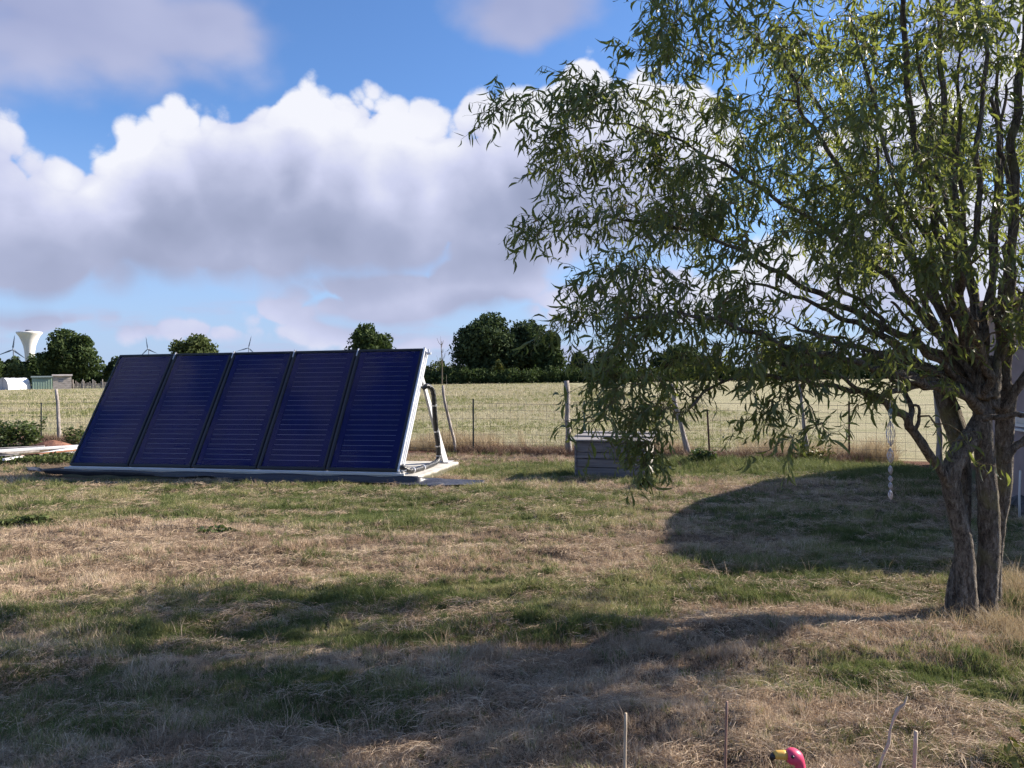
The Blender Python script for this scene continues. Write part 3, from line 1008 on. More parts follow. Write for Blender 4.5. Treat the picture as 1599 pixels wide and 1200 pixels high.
hedge('hedge', [gp(640, 597, 158), gp(800, 597, 156), gp(960, 596, 157), gp(1200, 594, 160), gp(1700, 590, 165)], 3.0, 1.9, 42000, LM['mid'], 'long dark hedge along the far edge of the field right of the collectors', 0.30, 3)
hedge('hedge', [gp(600, 590, 172), gp(760, 590, 171), gp(900, 590, 172)], 4.4, 2.2, 14000, LM['olive'], 'taller pale hedge behind the long dark one at the foot of the big oaks', 0.34, 4)
hedge('hedge', [gp(-120, 600, 186), gp(60, 600, 185), gp(200, 600, 184), gp(420, 600, 190)], 4.6, 2.4, 22000, LM['dark'], 'dark hedge behind the sheds and left hand collectors', 0.34, 5)
hedge('hedge', [gp(-700, 590, 520), gp(0, 590, 560), gp(400, 590, 600), gp(760, 590, 560), gp(1200, 590, 620), gp(2100, 590, 560)], 5.5, 6.0, 26000, LM['mid'], 'faint far hedge line on the horizon', 1.0, 6)

# ------------------------------------------------------------------ water tower, wind turbines
M_white_conc = noisy('water_tower_concrete', (0.60, 0.57, 0.56), (0.78, 0.76, 0.74), 0.12, stretch=(1, 1, .3), bstr=0.1)
M_dark_cap = mat('dark_cap', (0.12, 0.13, 0.16), 0.7)
WT = 640.0
wb = P(47, 590, WT); wb.z = 0
wt = empty('water_tower', wb, 'white concrete water tower with a flared bowl and dark cap', 'water tower')
k = WT / FPX
zt = P(47, 519.5, WT).z
mb = MB()
prof = []
for (yy, r) in [(700, 7.4), (585, 7.0), (560, 7.2), (548, 8.0), (540, 9.6), (533, 12.2), (527, 15.0), (522.5, 18.2), (520.5, 19.8), (519.6, 20.0), (518.8, 19.6)]:
    prof.append((r * k * .9, P(47, yy, WT).z if yy < 600 else 0))
prof.append((0.5, zt + 1.2))
mb.lathe(prof, (0, 0, 0), 48).build('tower_shell', M_white_conc, wt, smooth=True)
MB().lathe([(5.6 * k, zt + .4), (5.4 * k, zt + 1.7), (4.4 * k, zt + 2.2), (0.1, zt + 2.3)], n=24).build('roof_cap', M_dark_cap, wt)
M_turb = mat('turbine_backlit_grey', (0.12, 0.15, 0.20), 0.6)  # white turbines: their backlit tone is put into one even blue-grey colour


def turbine(px, hub_y, depth, rot, blade, yaw, label):
    b = P(px, 590, depth); b.z = 0
    t = empty('wind_turbine', b, label, 'wind turbine', 'wind turbines on the horizon')
    hz_ = P(px, hub_y, depth).z
    MB().tube([(0, 0, 0), (0, 0, hz_)], [2.6, 1.5], 14).build('tower', M_turb, t, smooth=True)
    ax = Vector((math.sin(yaw), -math.cos(yaw), 0))
    MB().beam(Vector((0, 0, hz_ + .5)) - ax * 6, Vector((0, 0, hz_ + .5)) + ax * 4, 3.6, 3.8).build('nacelle', M_turb, t, bevel=0.6)
    side = Vector((math.cos(yaw), math.sin(yaw), 0))
    hub = Vector((0, 0, hz_ + .5)) + ax * 5
    MB().tube([hub - ax * 1.5, hub + ax * 1.2, hub + ax * 2.2], [1.9, 1.7, 0.3], 12).build('hub', M_turb, t)
    for i in range(3):
        a = rot + i * 2 * math.pi / 3
        d = side * math.sin(a) + Vector((0, 0, 1)) * math.cos(a)
        w = d.cross(ax)
        vs = []; stn = [(0.0, 1.0, 1.0), (0.08, 1.0, .9), (0.2, 2.1, .5), (0.5, 1.5, .3), (0.8, .95, .18), (1.0, 0.3, .08)]
        for (t_, wd, th) in stn:
            c = hub + d * (blade * t_)
            vs += [c - w * wd, c + ax * th, c + w * wd, c - ax * th]
        fs = []
        for j in range(len(stn) - 1):
            for q in range(4):
                fs.append((j * 4 + q, j * 4 + (q + 1) % 4, j * 4 + 4 + (q + 1) % 4, j * 4 + 4 + q))
        MB().add(vs, fs).build('blade', M_turb, t)
    return t


turbine(22, 547, 1900, R(8), 36, R(12), 'wind turbine left of the water tower, nearest of the three')
turbine(233, 546, 2500, R(-8), 40, R(-15), 'wind turbine above the first collector')
turbine(389, 544, 3000, R(14), 48, R(10), 'faint wind turbine above the gap between second and third collectors')

# ------------------------------------------------------------------ far sheds at the left
SD = 155.0
M_poly = mat('tunnel_plastic', (0.78, 0.78, 0.80), 0.25, spec=0.6, build=lambda N, b: (bump(N, b, N.noise(N.node('ShaderNodeTexCoord').outputs['Object'], 1.6, 3, 0.5), 0.8, 0.25)))
M_seam = mat('tunnel_hoops', (0.35, 0.35, 0.36), 0.6)
tb = P(26, 605, SD); tb.z = 0
pt = empty('plastic_tunnel', tb, 'low white plastic garden tunnel left of the green shed', 'greenhouse')
kk = SD / FPX
HW = 1.65; HT = 2.4; TL = 4.75
tan_ = R(69)


def tun(u, th):
    c = Vector((-2.0, -1.3, 0)) + Vector((math.cos(tan_), math.sin(tan_), 0)) * u
    pr = Vector((-math.sin(tan_), math.cos(tan_), 0))
    return c + pr * (HW * math.cos(th)) + Vector((0, 0, HT * abs(math.sin(th)) ** 0.75))


nu, nt_ = 9, 14
mb = MB()
vs = [tun(TL * i / (nu - 1), math.pi * j / (nt_ - 1)) + Vector((0, 0, random.uniform(-.05, .03))) for i in range(nu) for j in range(nt_)]
fs = [(i * nt_ + j, i * nt_ + j + 1, (i + 1) * nt_ + j + 1, (i + 1) * nt_ + j) for i in range(nu - 1) for j in range(nt_ - 1)]
mb.add(vs, fs).build('cover', M_poly, pt, smooth=False)
M_endp = mat('tunnel_end_plastic', (0.42, 0.41, 0.43), 0.4)
for u in (0.0, TL):
    MB().add([tun(u, math.pi * j / 13) for j in range(14)], [tuple(range(14))]).build('end_panel', M_endp, pt)
for u in (0.0, 1.2, 2.5, 3.8, TL):
    MB().tube([tun(u, math.pi * j / 10) * 1.003 for j in range(11)], 0.05, 6).build('hoop', M_seam, pt)
MB().tube([tun(-.03, math.pi * .5), Vector((tun(-.03, 1.57).x, tun(-.03, 1.57).y, 0))], 0.05, 6).build('door_post', M_seam, pt)

M_gshed = noisy('green_metal_shed', (0.24, 0.33, 0.28), (0.30, 0.39, 0.33), 0.6)
M_droof = mat('dark_shed_roof', (0.11, 0.14, 0.14), 0.7)
M_shedwood = noisy('grey_shed_boards', (0.20, 0.18, 0.17), (0.40, 0.36, 0.34), 2.0, stretch=(0.6, 0.6, 3.0))


def shed(name, px0, px1, ytop, ybase, depth, wm, rm, label, dz_roof=0.18, dep=3.0, boards=False, win=None):
    a = P(px0, ybase, depth); b_ = P(px1, ybase, depth)
    t = empty(name, ((a.x + b_.x) / 2, depth, 0), label, 'shed')
    w = (b_.x - a.x) * math.cos(math.atan2(t.location.x, t.location.y)); h = P(px0, ytop, depth).z
    t.rotation_euler.z = -math.atan2(t.location.x, t.location.y)
    if boards:
        nb = 7
        for i in range(nb):
            MB().box((0, 0, h * (i + .5) / nb), (w, 0.06, h / nb - 0.03)).build('board', wm, t)
        MB().box((0, dep / 2 + .05, h * .5), (w - .1, dep, h)).build('wall', wm, t)
    else:
        MB().box((0, dep / 2, h * .5), (w, dep, h)).build('wall', wm, t)
        for i in range(8):
            MB().box((-w / 2 + w * (i + .5) / 8, -0.03, h * .5), (0.08, 0.05, h)).build('rib', wm, t)
    rot = Matrix.Rotation(R(4), 3, 'X')
    MB().box((0, dep / 2 - .1, h + 0.14), (w + .4, dep + .6, 0.12), rot).build('roof', rm, t)
    if win:
        MB().box((win[0] * w, -0.06, win[1] * h), (w * .2, 0.06, h * .2)).build('window', M_dark_cap, t)
    return t


shed('green_shed', 50, 82, 590, 606, SD + 3, M_gshed, M_droof, 'pale green metal shed between the tunnel and the wooden shed')
shed('wooden_shed', 83, 112, 587.5, 606.5, SD, M_shedwood, M_shedwood, 'grey wooden shed with a small dark window by the far hedge', boards=True, win=(-0.05, 0.66))
# garden fence right of the sheds
gf = empty('garden_fence', P(115, 606, SD + 2).xy.to_3d(), 'grey picket fence from the wooden shed towards the collectors', 'fence')
mgf = MB()
for i in range(40):
    q = P(114 + i * 2.2, 606, SD + 2)
    rel = Vector((q.x, q.y, 0)) - gf.location
    hh = random.uniform(1.0, 1.7)
    if i % 7 == 0:
        MB().box(rel + Vector((0, 0, .95)), (0.14, .14, 1.9)).build('post', M_shedwood, gf)
    else:
        MB().box(rel + Vector((0, 0, hh / 2)), (0.12, 0.05, hh)).build('picket', M_shedwood, gf)

# ------------------------------------------------------------------ house at the right edge (in shade)
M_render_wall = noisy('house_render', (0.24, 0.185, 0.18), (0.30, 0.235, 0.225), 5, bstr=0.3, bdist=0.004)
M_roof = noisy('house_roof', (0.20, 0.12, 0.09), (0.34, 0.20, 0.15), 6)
M_pvc = mat('white_window_frame', (0.55, 0.56, 0.57), 0.35)
M_glass_dark = mat('window_glass', (0.30, 0.36, 0.45), 0.05, spec=0.8)
house = empty('house', (HOUSE[0][0], HOUSE[0][1], 0), 'pinkish beige rendered house at the right edge behind the willow trunks', 'house')
HH = 2.36
mb = MB(); nn = len(HOUSE)
hp = [(x - HOUSE[0][0], y - HOUSE[0][1]) for (x, y) in HOUSE]
mb.add([(x, y, -0.2) for x, y in hp] + [(x, y, HH) for x, y in hp], [(i, (i + 1) % nn, nn + (i + 1) % nn, nn + i) for i in range(nn)] + [tuple(range(nn, 2 * nn))])
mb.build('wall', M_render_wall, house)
cxh = sum(p[0] for p in hp) / nn; cyh = sum(p[1] for p in hp) / nn


def scl(p, f, z):
    return (cxh + (p[0] - cxh) * f, cyh + (p[1] - cyh) * f, z)


mb = MB()
rings = [(1.11, HH + 0.003), (1.11, HH + .08), (0.55, HH + .35), (0.02, HH + .5)]
vs = []
for f, z in rings: vs += [scl(p, f, z) for p in hp]
fs = [tuple(range(nn))[::-1]]
for j in range(len(rings) - 1):
    fs += [(j * nn + i, j * nn + (i + 1) % nn, (j + 1) * nn + (i + 1) % nn, (j + 1) * nn + i) for i in range(nn)]
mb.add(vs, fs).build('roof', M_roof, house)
# small window with a white sill in the wall facing the yard
wa = Vector((hp[1][0], hp[1][1], 0)); wb_ = Vector((hp[2][0], hp[2][1], 0)); wd = (wb_ - wa).normalized(); wn = Vector((-wd.y, wd.x, 0))


def on_wall(px, z):
    r = ray(px, 600)
    o = Vector((HOUSE[1][0], HOUSE[1][1]))
    # intersect view line with the wall line
    A_ = np.array([[r.x, -wd.x], [r.y, -wd.y]])
    t_, u_ = np.linalg.solve(A_, np.array([o.x, o.y]))
    return u_, r.y * t_


u1, dd = on_wall(1588, 0)
zc = P(1592, 654, dd).z
wc = wa + wd * (u1 - 0.45)
rotw = Matrix.Rotation(math.atan2(wd.y, wd.x), 3, 'Z')
wf = MB().box(wc + Vector((0, 0, zc)) + wn * 0.02, (0.8, 0.05, 0.17), rotw).build('window', M_pvc, house)
MB().box(wc + Vector((0, 0, zc + .005)) + wn * 0.047, (0.7, 0.01, 0.11), rotw).build('pane', M_glass_dark, wf)
MB().box(wc + Vector((0, 0, zc - .115)) + wn * 0.06, (0.85, 0.08, 0.025), rotw).build('sill', M_pvc, wf)
# rubble stones against the wall foot
M_stone = noisy('dark_stone', (0.05, 0.048, 0.05), (0.14, 0.13, 0.13), 6)
for i in range(6):
    u = -0.2 + i * 0.27
    c = Vector((HOUSE[0][0], HOUSE[0][1], 0)) + wa + wd * u + wn * random.uniform(0.1, 0.4)
    rr = random.uniform(0.06, 0.13)
    mb = MB()
    vs = []; ring = 7
    for (zz, q) in ((-0.6, 0.7), (0.0, 1.0), (0.6, 0.7), (0.85, 0.2)):
        for kx in range(ring):
            a = kx * 2 * math.pi / ring
            vs.append((math.cos(a) * q * rr * random.uniform(.8, 1.2), math.sin(a) * q * rr * random.uniform(.8, 1.2), zz * rr))
    fs = [(j * ring + i2, j * ring + (i2 + 1) % ring, (j + 1) * ring + (i2 + 1) % ring, (j + 1) * ring + i2) for j in range(3) for i2 in range(ring)] + [tuple(range(3 * ring, 4 * ring))]
    mb.add(vs, fs)
    st = mb.build('stone', M_stone)
    st.location = (c.x, c.y, 0.05)
    tag(st, 'dark rubble stone lying against the foot of the house wall', 'stone', 'rubble stones along the house wall')
# thin pale stake by the house
sk = P(1592, 808, 8.0)
q = G(1592, 810)
stk = MB().tube([(0, 0, -0.1), (0.0, 0, 0.25), (0.01, 0, (P(1592, 735, q.y).z))], [0.013, 0.012, 0.011], 8).build('stake', mat('pale_stake', (0.55, 0.52, 0.50), 0.6), smooth=True)
stk.location = (q.x, q.y, 0)
tag(stk, 'thin pale upright stake in the shade at the right edge of the yard', 'stake')

# ------------------------------------------------------------------ solar collectors
M_frame = mat('collector_frame_dark', (0.010, 0.011, 0.016), 0.45, metal=0.0, spec=0.4)
M_alu = noisy('aluminium', (0.50, 0.52, 0.56), (0.66, 0.68, 0.72), 3, rough=0.45, metal=0.35, bstr=0.05, bdist=0.002)
M_abs = mat('absorber_blue', None, 0.55, spec=0.12, build=lambda N, b: N.put(b.inputs['Base Color'], N.ramp(N.noise(N.node('ShaderNodeTexCoord').outputs['Object'], 2.5, 3), [(0.3, (0.005, 0.008, 0.072)), (0.7, (0.007, 0.011, 0.096))])))
M_weld = mat('absorber_weld_lines', (0.34, 0.37, 0.52), 0.5)
mg = bpy.data.materials.new('collector_glass'); mg.use_nodes = True
Ng = NT(mg.node_tree); mg.node_tree.nodes.clear()
tb_ = Ng.node('ShaderNodeBsdfTransparent'); gl_ = Ng.node('ShaderNodeBsdfGlossy'); gl_.inputs['Roughness'].default_value = 0.06
fr = Ng.node('ShaderNodeFresnel'); fr.inputs[0].default_value = 1.13
mx_ = Ng.node('ShaderNodeMixShader'); ou = Ng.node('ShaderNodeOutputMaterial')
Ng.l.new(fr.outputs[0], mx_.inputs[0]); Ng.l.new(tb_.outputs[0], mx_.inputs[1]); Ng.l.new(gl_.outputs[0], mx_.inputs[2]); Ng.l.new(mx_.outputs[0], ou.inputs[0])
M_cglass = mg

arr = empty('solar_collector_array', A0.xy.to_3d(), 'row of five dark blue solar heating collectors tilted on a white metal frame', 'solar collectors')
# local frame: X = along the row to the left (as e1), Y = towards the back (e2)
arr_rot = Matrix(((e1.x, e2.x, 0), (e1.y, e2.y, 0), (0, 0, 1)))
PZ = 0.18
topz_ = 2.06; back = 1.20
Lp = math.hypot(back, topz_ - PZ)
pdir = (e2 * back + Vector((0, 0, topz_ - PZ))).normalized()
pn = e1.cross(pdir).normalized()
if pn.y > 0: pn = -pn
CW = ARR_LEN / 5


def arrp(u, l, nrm=0.0):
    """point on the collector plane: u along the row, l up the slope, nrm out of the plane; relative to the array empty"""
    return Vector((0, 0, PZ)) + e1 * u + pdir * l + pn * nrm


def slab_between(mb, u0, u1_, l0, l1, n0, n1):
    vs = [arrp(u, l, n_) for n_ in (n0, n1) for (u, l) in ((u0, l0), (u1_, l0), (u1_, l1), (u0, l1))]
    mb.add(vs, [(0, 1, 2, 3), (7, 6, 5, 4), (0, 4, 5, 1), (1, 5, 6, 2), (2, 6, 7, 3), (3, 7, 4, 0)])
    return mb


strip_mesh = None
gap = 0.018
for i in range(5):
    u0 = i * CW + gap; u1_ = (i + 1) * CW - gap
    w = u1_ - u0
    org = arrp(u0, 0)
    # collector: an object with its own origin; its matrix is the plane frame
    MW = Matrix(((e1.x, pdir.x, pn.x, org.x), (e1.y, pdir.y, pn.y, org.y), (e1.z, pdir.z, pn.z, org.z), (0, 0, 0, 1)))
    if i == 0:
        fb = 0.045
        fm_ = MB()
        fm_.box((w / 2, fb / 2, -0.02), (w, fb, 0.09)); fm_.box((w / 2, Lp - fb / 2, -0.02), (w, fb, 0.09))
        fm_.box((fb / 2, Lp / 2, -0.02), (fb, Lp - 2 * fb, 0.09)); fm_.box((w - fb / 2, Lp / 2, -0.02), (fb, Lp - 2 * fb, 0.09))
        frame_me = fm_.mesh('collector', M_frame)
        plate_me = MB().box((w / 2, Lp / 2, -0.03), (w - 2 * fb - .004, Lp - 2 * fb - 0.004, 0.05)).mesh('backing_plate', M_weld)
        edge = 0.05
        nst = 23
        pitch_ = (Lp - 2 * fb - 0.05) / nst
        x0s, x1s = fb + 0.07, w - fb - 0.07
        strip_me = MB().box((w / 2, 0, 0.0), (w - 2 * fb - 0.006, pitch_ - 0.0085, 0.006)).mesh('absorber_strip', M_abs)
        side_me = MB().box((fb + 0.05, Lp / 2, 0.006), (0.10, Lp - 2 * fb - .01, 0.004)).box((w - fb - 0.05, Lp / 2, 0.006), (0.10, Lp - 2 * fb - .01, 0.004)).box((w / 2, fb + .03, .006), (w - 2 * fb - .21, .045, .004)).box((w / 2, Lp - fb - .03, .006), (w - 2 * fb - .21, .045, .004)).mesh('absorber_border', M_abs)
        glass_me = MB().box((w / 2, Lp / 2, 0.021), (w - 2 * fb - .002, Lp - 2 * fb - .002, 0.003)).mesh('glass', M_cglass)
    c = link('collector', frame_me, arr)
    c.matrix_local = MW
    bv = c.modifiers.new('bevel', 'BEVEL'); bv.width = 0.012; bv.segments = 2
    link('backing_plate', plate_me, c); link('absorber_border', side_me, c); link('glass', glass_me, c)
    for j in range(nst):
        s_ = link('absorber_strip', strip_me, c)
        s_.location = (0, fb + 0.025 + pitch_ * (j + .5), 0.0 + random.uniform(-.0008, .0008))
# aluminium edge of the right end, top caps between collectors
mb = MB()
slab_between(mb, -0.012, 0.016, 0.0, Lp + .02, -0.16, 0.018)
slab_between(mb, -0.022, -0.0125, 0.02, Lp, -0.115, -0.10)
slab_between(mb, -0.022, -0.0125, 0.02, Lp, -0.055, -0.04)
mb.build('side_rail', M_alu, arr)
for i in range(1, 5):
    mb = MB(); slab_between(mb, i * CW - gap * .6, i * CW + gap * .6, 0.02, Lp + .035, -0.06, 0.004)
    mb.build('joint_strip', mat('joint_grey', (0.05, 0.052, 0.07), 0.5) if i == 1 else bpy.data.materials['joint_grey'], arr)
    mb = MB(); slab_between(mb, i * CW - gap * .5, i * CW + gap * .5, Lp - .12, Lp + .03, 0.005, 0.016)
    mb.build('clamp', M_alu, arr)
mb = MB(); slab_between(mb, 0.0, ARR_LEN, Lp + .002, Lp + .02, -0.15, -.055); mb.build('top_rail', M_alu, arr)
mb = MB(); slab_between(mb, -0.03, ARR_LEN, -.06, -.005, -0.10, -.01); mb.build('bottom_rail', M_alu, arr)
# back sheets of the collectors
M_backs = mat('collector_back', (0.30, 0.31, 0.33), 0.5, metal=0.4)
for i in range(5):
    mb = MB(); slab_between(mb, i * CW + .03, (i + 1) * CW - .03, 0.03, Lp - .03, -0.09, -0.066); mb.build('back_sheet', M_backs, arr)
# support legs at the back
M_galv = noisy('galvanised_steel', (0.42, 0.42, 0.43), (0.60, 0.60, 0.60), 5, rough=0.5, metal=0.3, bstr=0.05)
for u in (0.08, CW * 1.5, CW * 2.5, CW * 3.5, ARR_LEN - .1):
    topp = arrp(u, Lp * 0.86, -0.17)
    foot = e1 * (u - (.20 if u < .1 else 0)) + e2 * 1.80 + Vector((0, 0, 0.125))
    dv = (foot - topp)
    # tapered plate leg
    vs = []
    for tt_, wv in ((0, .035), (1, .12)):
        p_ = topp + dv * tt_
        for sx_, sy_ in ((-1, -1), (1, -1), (1, 1), (-1, 1)):
            vs.append(p_ + e1 * (sx_ * .02) + e2 * (sy_ * wv))
    MB().add(vs, [(0, 1, 2, 3)[::-1], (4, 5, 6, 7), (0, 1, 5, 4), (1, 2, 6, 5), (2, 3, 7, 6), (3, 0, 4, 7)]).build('leg', M_galv, arr)
    MB().box(foot + Vector((0, 0, .008)), (0.22, 0.3, .012), arr_rot).build('foot_plate', M_galv, arr)
# black insulated pipe on the right end
M_pipe = mat('pipe_insulation_black', (0.010, 0.010, 0.012), 0.35, spec=0.6, build=lambda N, b: bump(N, b, N.noise(N.node('ShaderNodeTexCoord').outputs['Object'], 25, 4, .6), 0.9, 0.02))
s0 = arrp(-0.03, Lp * .70, -.16)
pts = [s0, s0 + e1 * -.07 + e2 * .04 + Vector((0, 0, .05)), s0 + e1 * -.11 + e2 * .16 + Vector((0, 0, -.0)), s0 + e1 * -.12 + e2 * .22 + Vector((0, 0, -.12))]
bott = e1 * -0.14 + e2 * 1.42 + Vector((0, 0, 0.22))
top_v = pts[-1]
for t_ in (0.3, 0.6, 0.85):
    pts.append(top_v.lerp(bott + Vector((0, 0, .08)), t_) + Vector((random.uniform(-.012, .012), random.uniform(-.01, .01), 0)))
pts += [bott, bott + e2 * -.12 + Vector((0, 0, -.045)), e1 * -.15 + e2 * .9 + Vector((0, 0, .165)), e1 * -.14 + e2 * .45 + Vector((0, 0, .165)), e1 * -.11 + e2 * .12 + Vector((0, 0, .18)), e1 * -.02 + e2 * .06 + Vector((0, 0, .26))]
pp = []
for i in range(len(pts) - 1):
    for t_ in (0, .25, .5, .75): pp.append(pts[i].lerp(pts[i + 1], t_))
pp.append(pts[-1])
for _ in range(2):
    pp = [pp[0]] + [(pp[i - 1] + pp[i] * 2 + pp[i + 1]) / 4 for i in range(1, len(pp) - 1)] + [pp[-1]]
MB().tube(pp, [0.042 + random.uniform(-.003, .003) for _ in pp], 12).build('insulated_pipe', M_pipe, arr, smooth=True)
M_silver = mat('silver_tape', (0.6, 0.6, 0.62), 0.3, metal=0.7)
for i in (14, 20, 24, 27, 38, 42):
    MB().tube([pp[i], pp[i].lerp(pp[i + 1], .35)], 0.0475, 12).build('tape_band', M_silver, arr)
# pipe fittings at the corners
for (u, l) in ((-.03, 0.06), (-.03, Lp - .05)):
    q = arrp(u, l, -.06)
    MB().tube([q, q + e1 * -.07], [0.026, 0.022], 10).tube([q + e1 * -.03, q + e1 * -.03 + Vector((0, 0, .07))], 0.014, 8).build('fitting', M_alu, arr)

# concrete slab under the array
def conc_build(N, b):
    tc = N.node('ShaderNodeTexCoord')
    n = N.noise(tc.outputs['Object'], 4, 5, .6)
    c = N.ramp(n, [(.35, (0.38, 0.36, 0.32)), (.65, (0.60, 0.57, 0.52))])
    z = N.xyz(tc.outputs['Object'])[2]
    side_shade = N.sstep(N.m('ADD', z, N.m('MULTIPLY', n, 0.05)), 0.135, 0.085)  # shade of the slab's sides painted into the colour, darker towards the bottom
    c = N.mix(side_shade, c, (0.10, 0.095, 0.065))
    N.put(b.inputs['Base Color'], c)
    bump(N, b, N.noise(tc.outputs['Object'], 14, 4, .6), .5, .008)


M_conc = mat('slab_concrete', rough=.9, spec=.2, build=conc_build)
so = A0.xy.to_3d()
vs = []
fr_r, fr_l = -0.32, ARR_LEN + 0.12


def slab_mesh():
    bm_v = []; nxs = 30
    mb = MB()
    prof_ = [(-0.02, -.05), (-0.017, 0.108), (-0.008, 0.12), (1.93, 0.12), (1.95, 0.10), (1.96, -.05)]
    for i in range(nxs + 1):
        u = fr_r + (fr_l - fr_r) * i / nxs
        for (v_, z_) in prof_:
            p_ = e1 * u + e2 * (v_ + random.uniform(-.008, .008)) + Vector((0, 0, z_ + random.uniform(-.004, .004)))
            mb.v.append(tuple(p_))
    k = len(prof_)
    for i in range(nxs):
        for j in range(k - 1):
            mb.f.append((i * k + j, i * k + j + 1, (i + 1) * k + j + 1, (i + 1) * k + j))
    mb.f.append(tuple(range(k))[::-1]); mb.f.append(tuple(range(nxs * k, (nxs + 1) * k)))
    return mb


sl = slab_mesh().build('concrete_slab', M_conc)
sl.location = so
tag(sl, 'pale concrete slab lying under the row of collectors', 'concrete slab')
# white timber/metal kerb under the lower edge
kb = MB().beam(e1 * -.10 + e2 * -.005 + Vector((0, 0, .140)), e1 * (ARR_LEN + .08) + e2 * -.005 + Vector((0, 0, .140)), 0.045, 0.028).build('base_rail', mat('white_rail', (0.50, 0.50, 0.50), 0.5), arr)

# black ground sheet (tarp) in front
M_tarp = mat('black_sheet', (0.022, 0.023, 0.034), 0.42, spec=0.55, build=lambda N, b: bump(N, b, N.noise(N.node('ShaderNodeTexCoord').outputs['Object'], 6, 5, .6), 0.7, 0.03))
backline, frontline = TARP_BACK, TARP_FRONT
NU, NV = 90, 8


def poly_at(line, t):
    f = t * (len(line) - 1); i = min(int(f), len(line) - 2); q = f - i
    return (line[i][0] * (1 - q) + line[i + 1][0] * q, line[i][1] * (1 - q) + line[i + 1][1] * q)


tp0 = G(400, 748)
mb = MB()
for i in range(NU + 1):
    t_ = i / NU
    on = min(1.0, max(0.0, (0.86 - t_) / 0.10)) * min(1.0, max(0.0, (t_ - 0.02) / 0.06))   # where it is tucked up over the slab edge
    pb = G(*poly_at(backline, t_), 0.12); u_ = (pb - A0).dot(e1)
    tuck = A0.xy.to_3d() + e1 * u_ + e2 * -0.040
    flat = G(*poly_at(backline, t_))
    lift = 0.106 + 0.012 * math.sin(i * .6)
    b_ = flat.lerp(tuck, on); f_ = G(*poly_at(frontline, t_))
    if on > .5 and (f_ - b_).length < .16: f_ = b_ - e2 * .16
    for j in range(NV + 1):
        w_ = j / NV
        q = b_.lerp(f_, w_ ** 1.4)
        fall = max(0.0, 1 - w_ * 2.6) ** 1.2
        zz = 0.028 + on * lift * fall * 0.82 + 0.05 * (float(fbm(q.x * 1.7, q.y * 4, 131, 3)) - .25) * w_
        mb.v.append((q.x - tp0.x, q.y - tp0.y, zz + hz_at(q.x, q.y) * min(1, w_ * 2)))
for i in range(NU):
    for j in range(NV):
        a = i * (NV + 1) + j
        mb.f.append((a, a + 1, a + NV + 2, a + NV + 1))
tp = mb.build('ground_sheet', M_tarp, smooth=True)
tp.location = (tp0.x, tp0.y, 0)
sm = tp.modifiers.new('thickness', 'SOLIDIFY'); sm.thickness = 0.006
tag(tp, 'wrinkled black plastic sheet on the grass in front of the collectors', 'plastic sheet')

# ------------------------------------------------------------------ metal profiles and boards piled at the left
M_wmetal = noisy('white_profile', (0.60, 0.60, 0.60), (0.80, 0.80, 0.80), 3, rough=0.4)
M_rusty = noisy('rusty_profile', (0.16, 0.07, 0.045), (0.34, 0.17, 0.10), 7)
M_greyp = noisy('grey_plank', (0.22, 0.20, 0.19), (0.42, 0.39, 0.37), 5, stretch=(.5, 3, 3))
pile = [((-40, 707), (122, 697), 0.28, 0.10, 0.05, M_wmetal, 'long white metal profile on top of the pile left of the collectors', 'metal profile'),
        ((-30, 702), (70, 697.5), 0.30, 0.08, 0.03, M_greyp, 'grey board lying behind the white profile on the pile', 'board'),
        ((-60, 713), (60, 704), 0.22, 0.10, 0.05, M_greyp, 'grey board under the white profile of the pile', 'board'),
        ((6, 718), (118, 700), 0.14, 0.07, 0.04, M_wmetal, 'white metal profile with its bare end towards the yard', 'metal profile'),
        ((30, 712), (120, 703), 0.16, 0.12, 0.03, M_rusty, 'rusty red profile between the two white ones', 'metal profile'),
        ((60, 714), (125, 705), 0.10, 0.09, 0.03, M_greyp, 'short grey board lowest in the pile next to the collectors', 'board'),
        ((-50, 716), (20, 712), 0.09, 0.16, 0.08, M_rusty, 'rusty beam in the shade at the left end of the pile', 'beam')]
for (a, b_, z, w, h, m_, lab, cat) in pile:
    A_ = G(a[0], a[1], z); B_ = G(b_[0], b_[1], z)
    mid = (A_ + B_) / 2
    nm = cat.replace(' ', '_')
    o = MB().beam(A_ - mid, B_ - mid, w, h).build(nm, m_, bevel=0.006)
    o.location = mid
    tag(o, lab, cat, 'profiles and boards piled left of the collectors')
# trestle blocks carrying the pile
for (px, py) in ((10, 722), (95, 712)):
    q = G(px, py)
    o = MB().box((0, 0, .0), (0.2, .5, .16)).build('support_block', M_stone, bevel=.01)
    o.location = (q.x, q.y, 0.07)
    tag(o, 'dark block under the %s end of the profile pile' % ('left' if px < 50 else 'right'), 'block')
# earth heap behind
M_earth = noisy('red_earth', (0.16, 0.07, 0.045), (0.30, 0.15, 0.10), 4, bstr=.8, bdist=.03)
q = G(82, 697)
mb = MB()
nr = 26
vs = [(0, 0, .15)]
for j, (rr, zz) in enumerate(((0.15, .115), (.28, .07), (.42, .02), (.55, -.05))):
    for i in range(nr):
        a = 2 * math.pi * i / nr
        vs.append((math.cos(a) * rr * 1.1 * random.uniform(.9, 1.1), math.sin(a) * rr * .5, zz * random.uniform(.85, 1.15)))
fs = [(0, 1 + i, 1 + (i + 1) % nr) for i in range(nr)]
for j in range(3):
    fs += [(1 + j * nr + i, 1 + (j + 1) * nr + i, 1 + (j + 1) * nr + (i + 1) % nr, 1 + j * nr + (i + 1) % nr) for i in range(nr)]
o = mb.add(vs, fs).build('earth_heap', M_earth, smooth=True)
o.location = (q.x, q.y, 0)
tag(o, 'small heap of reddish earth behind the pile of profiles', 'earth heap')


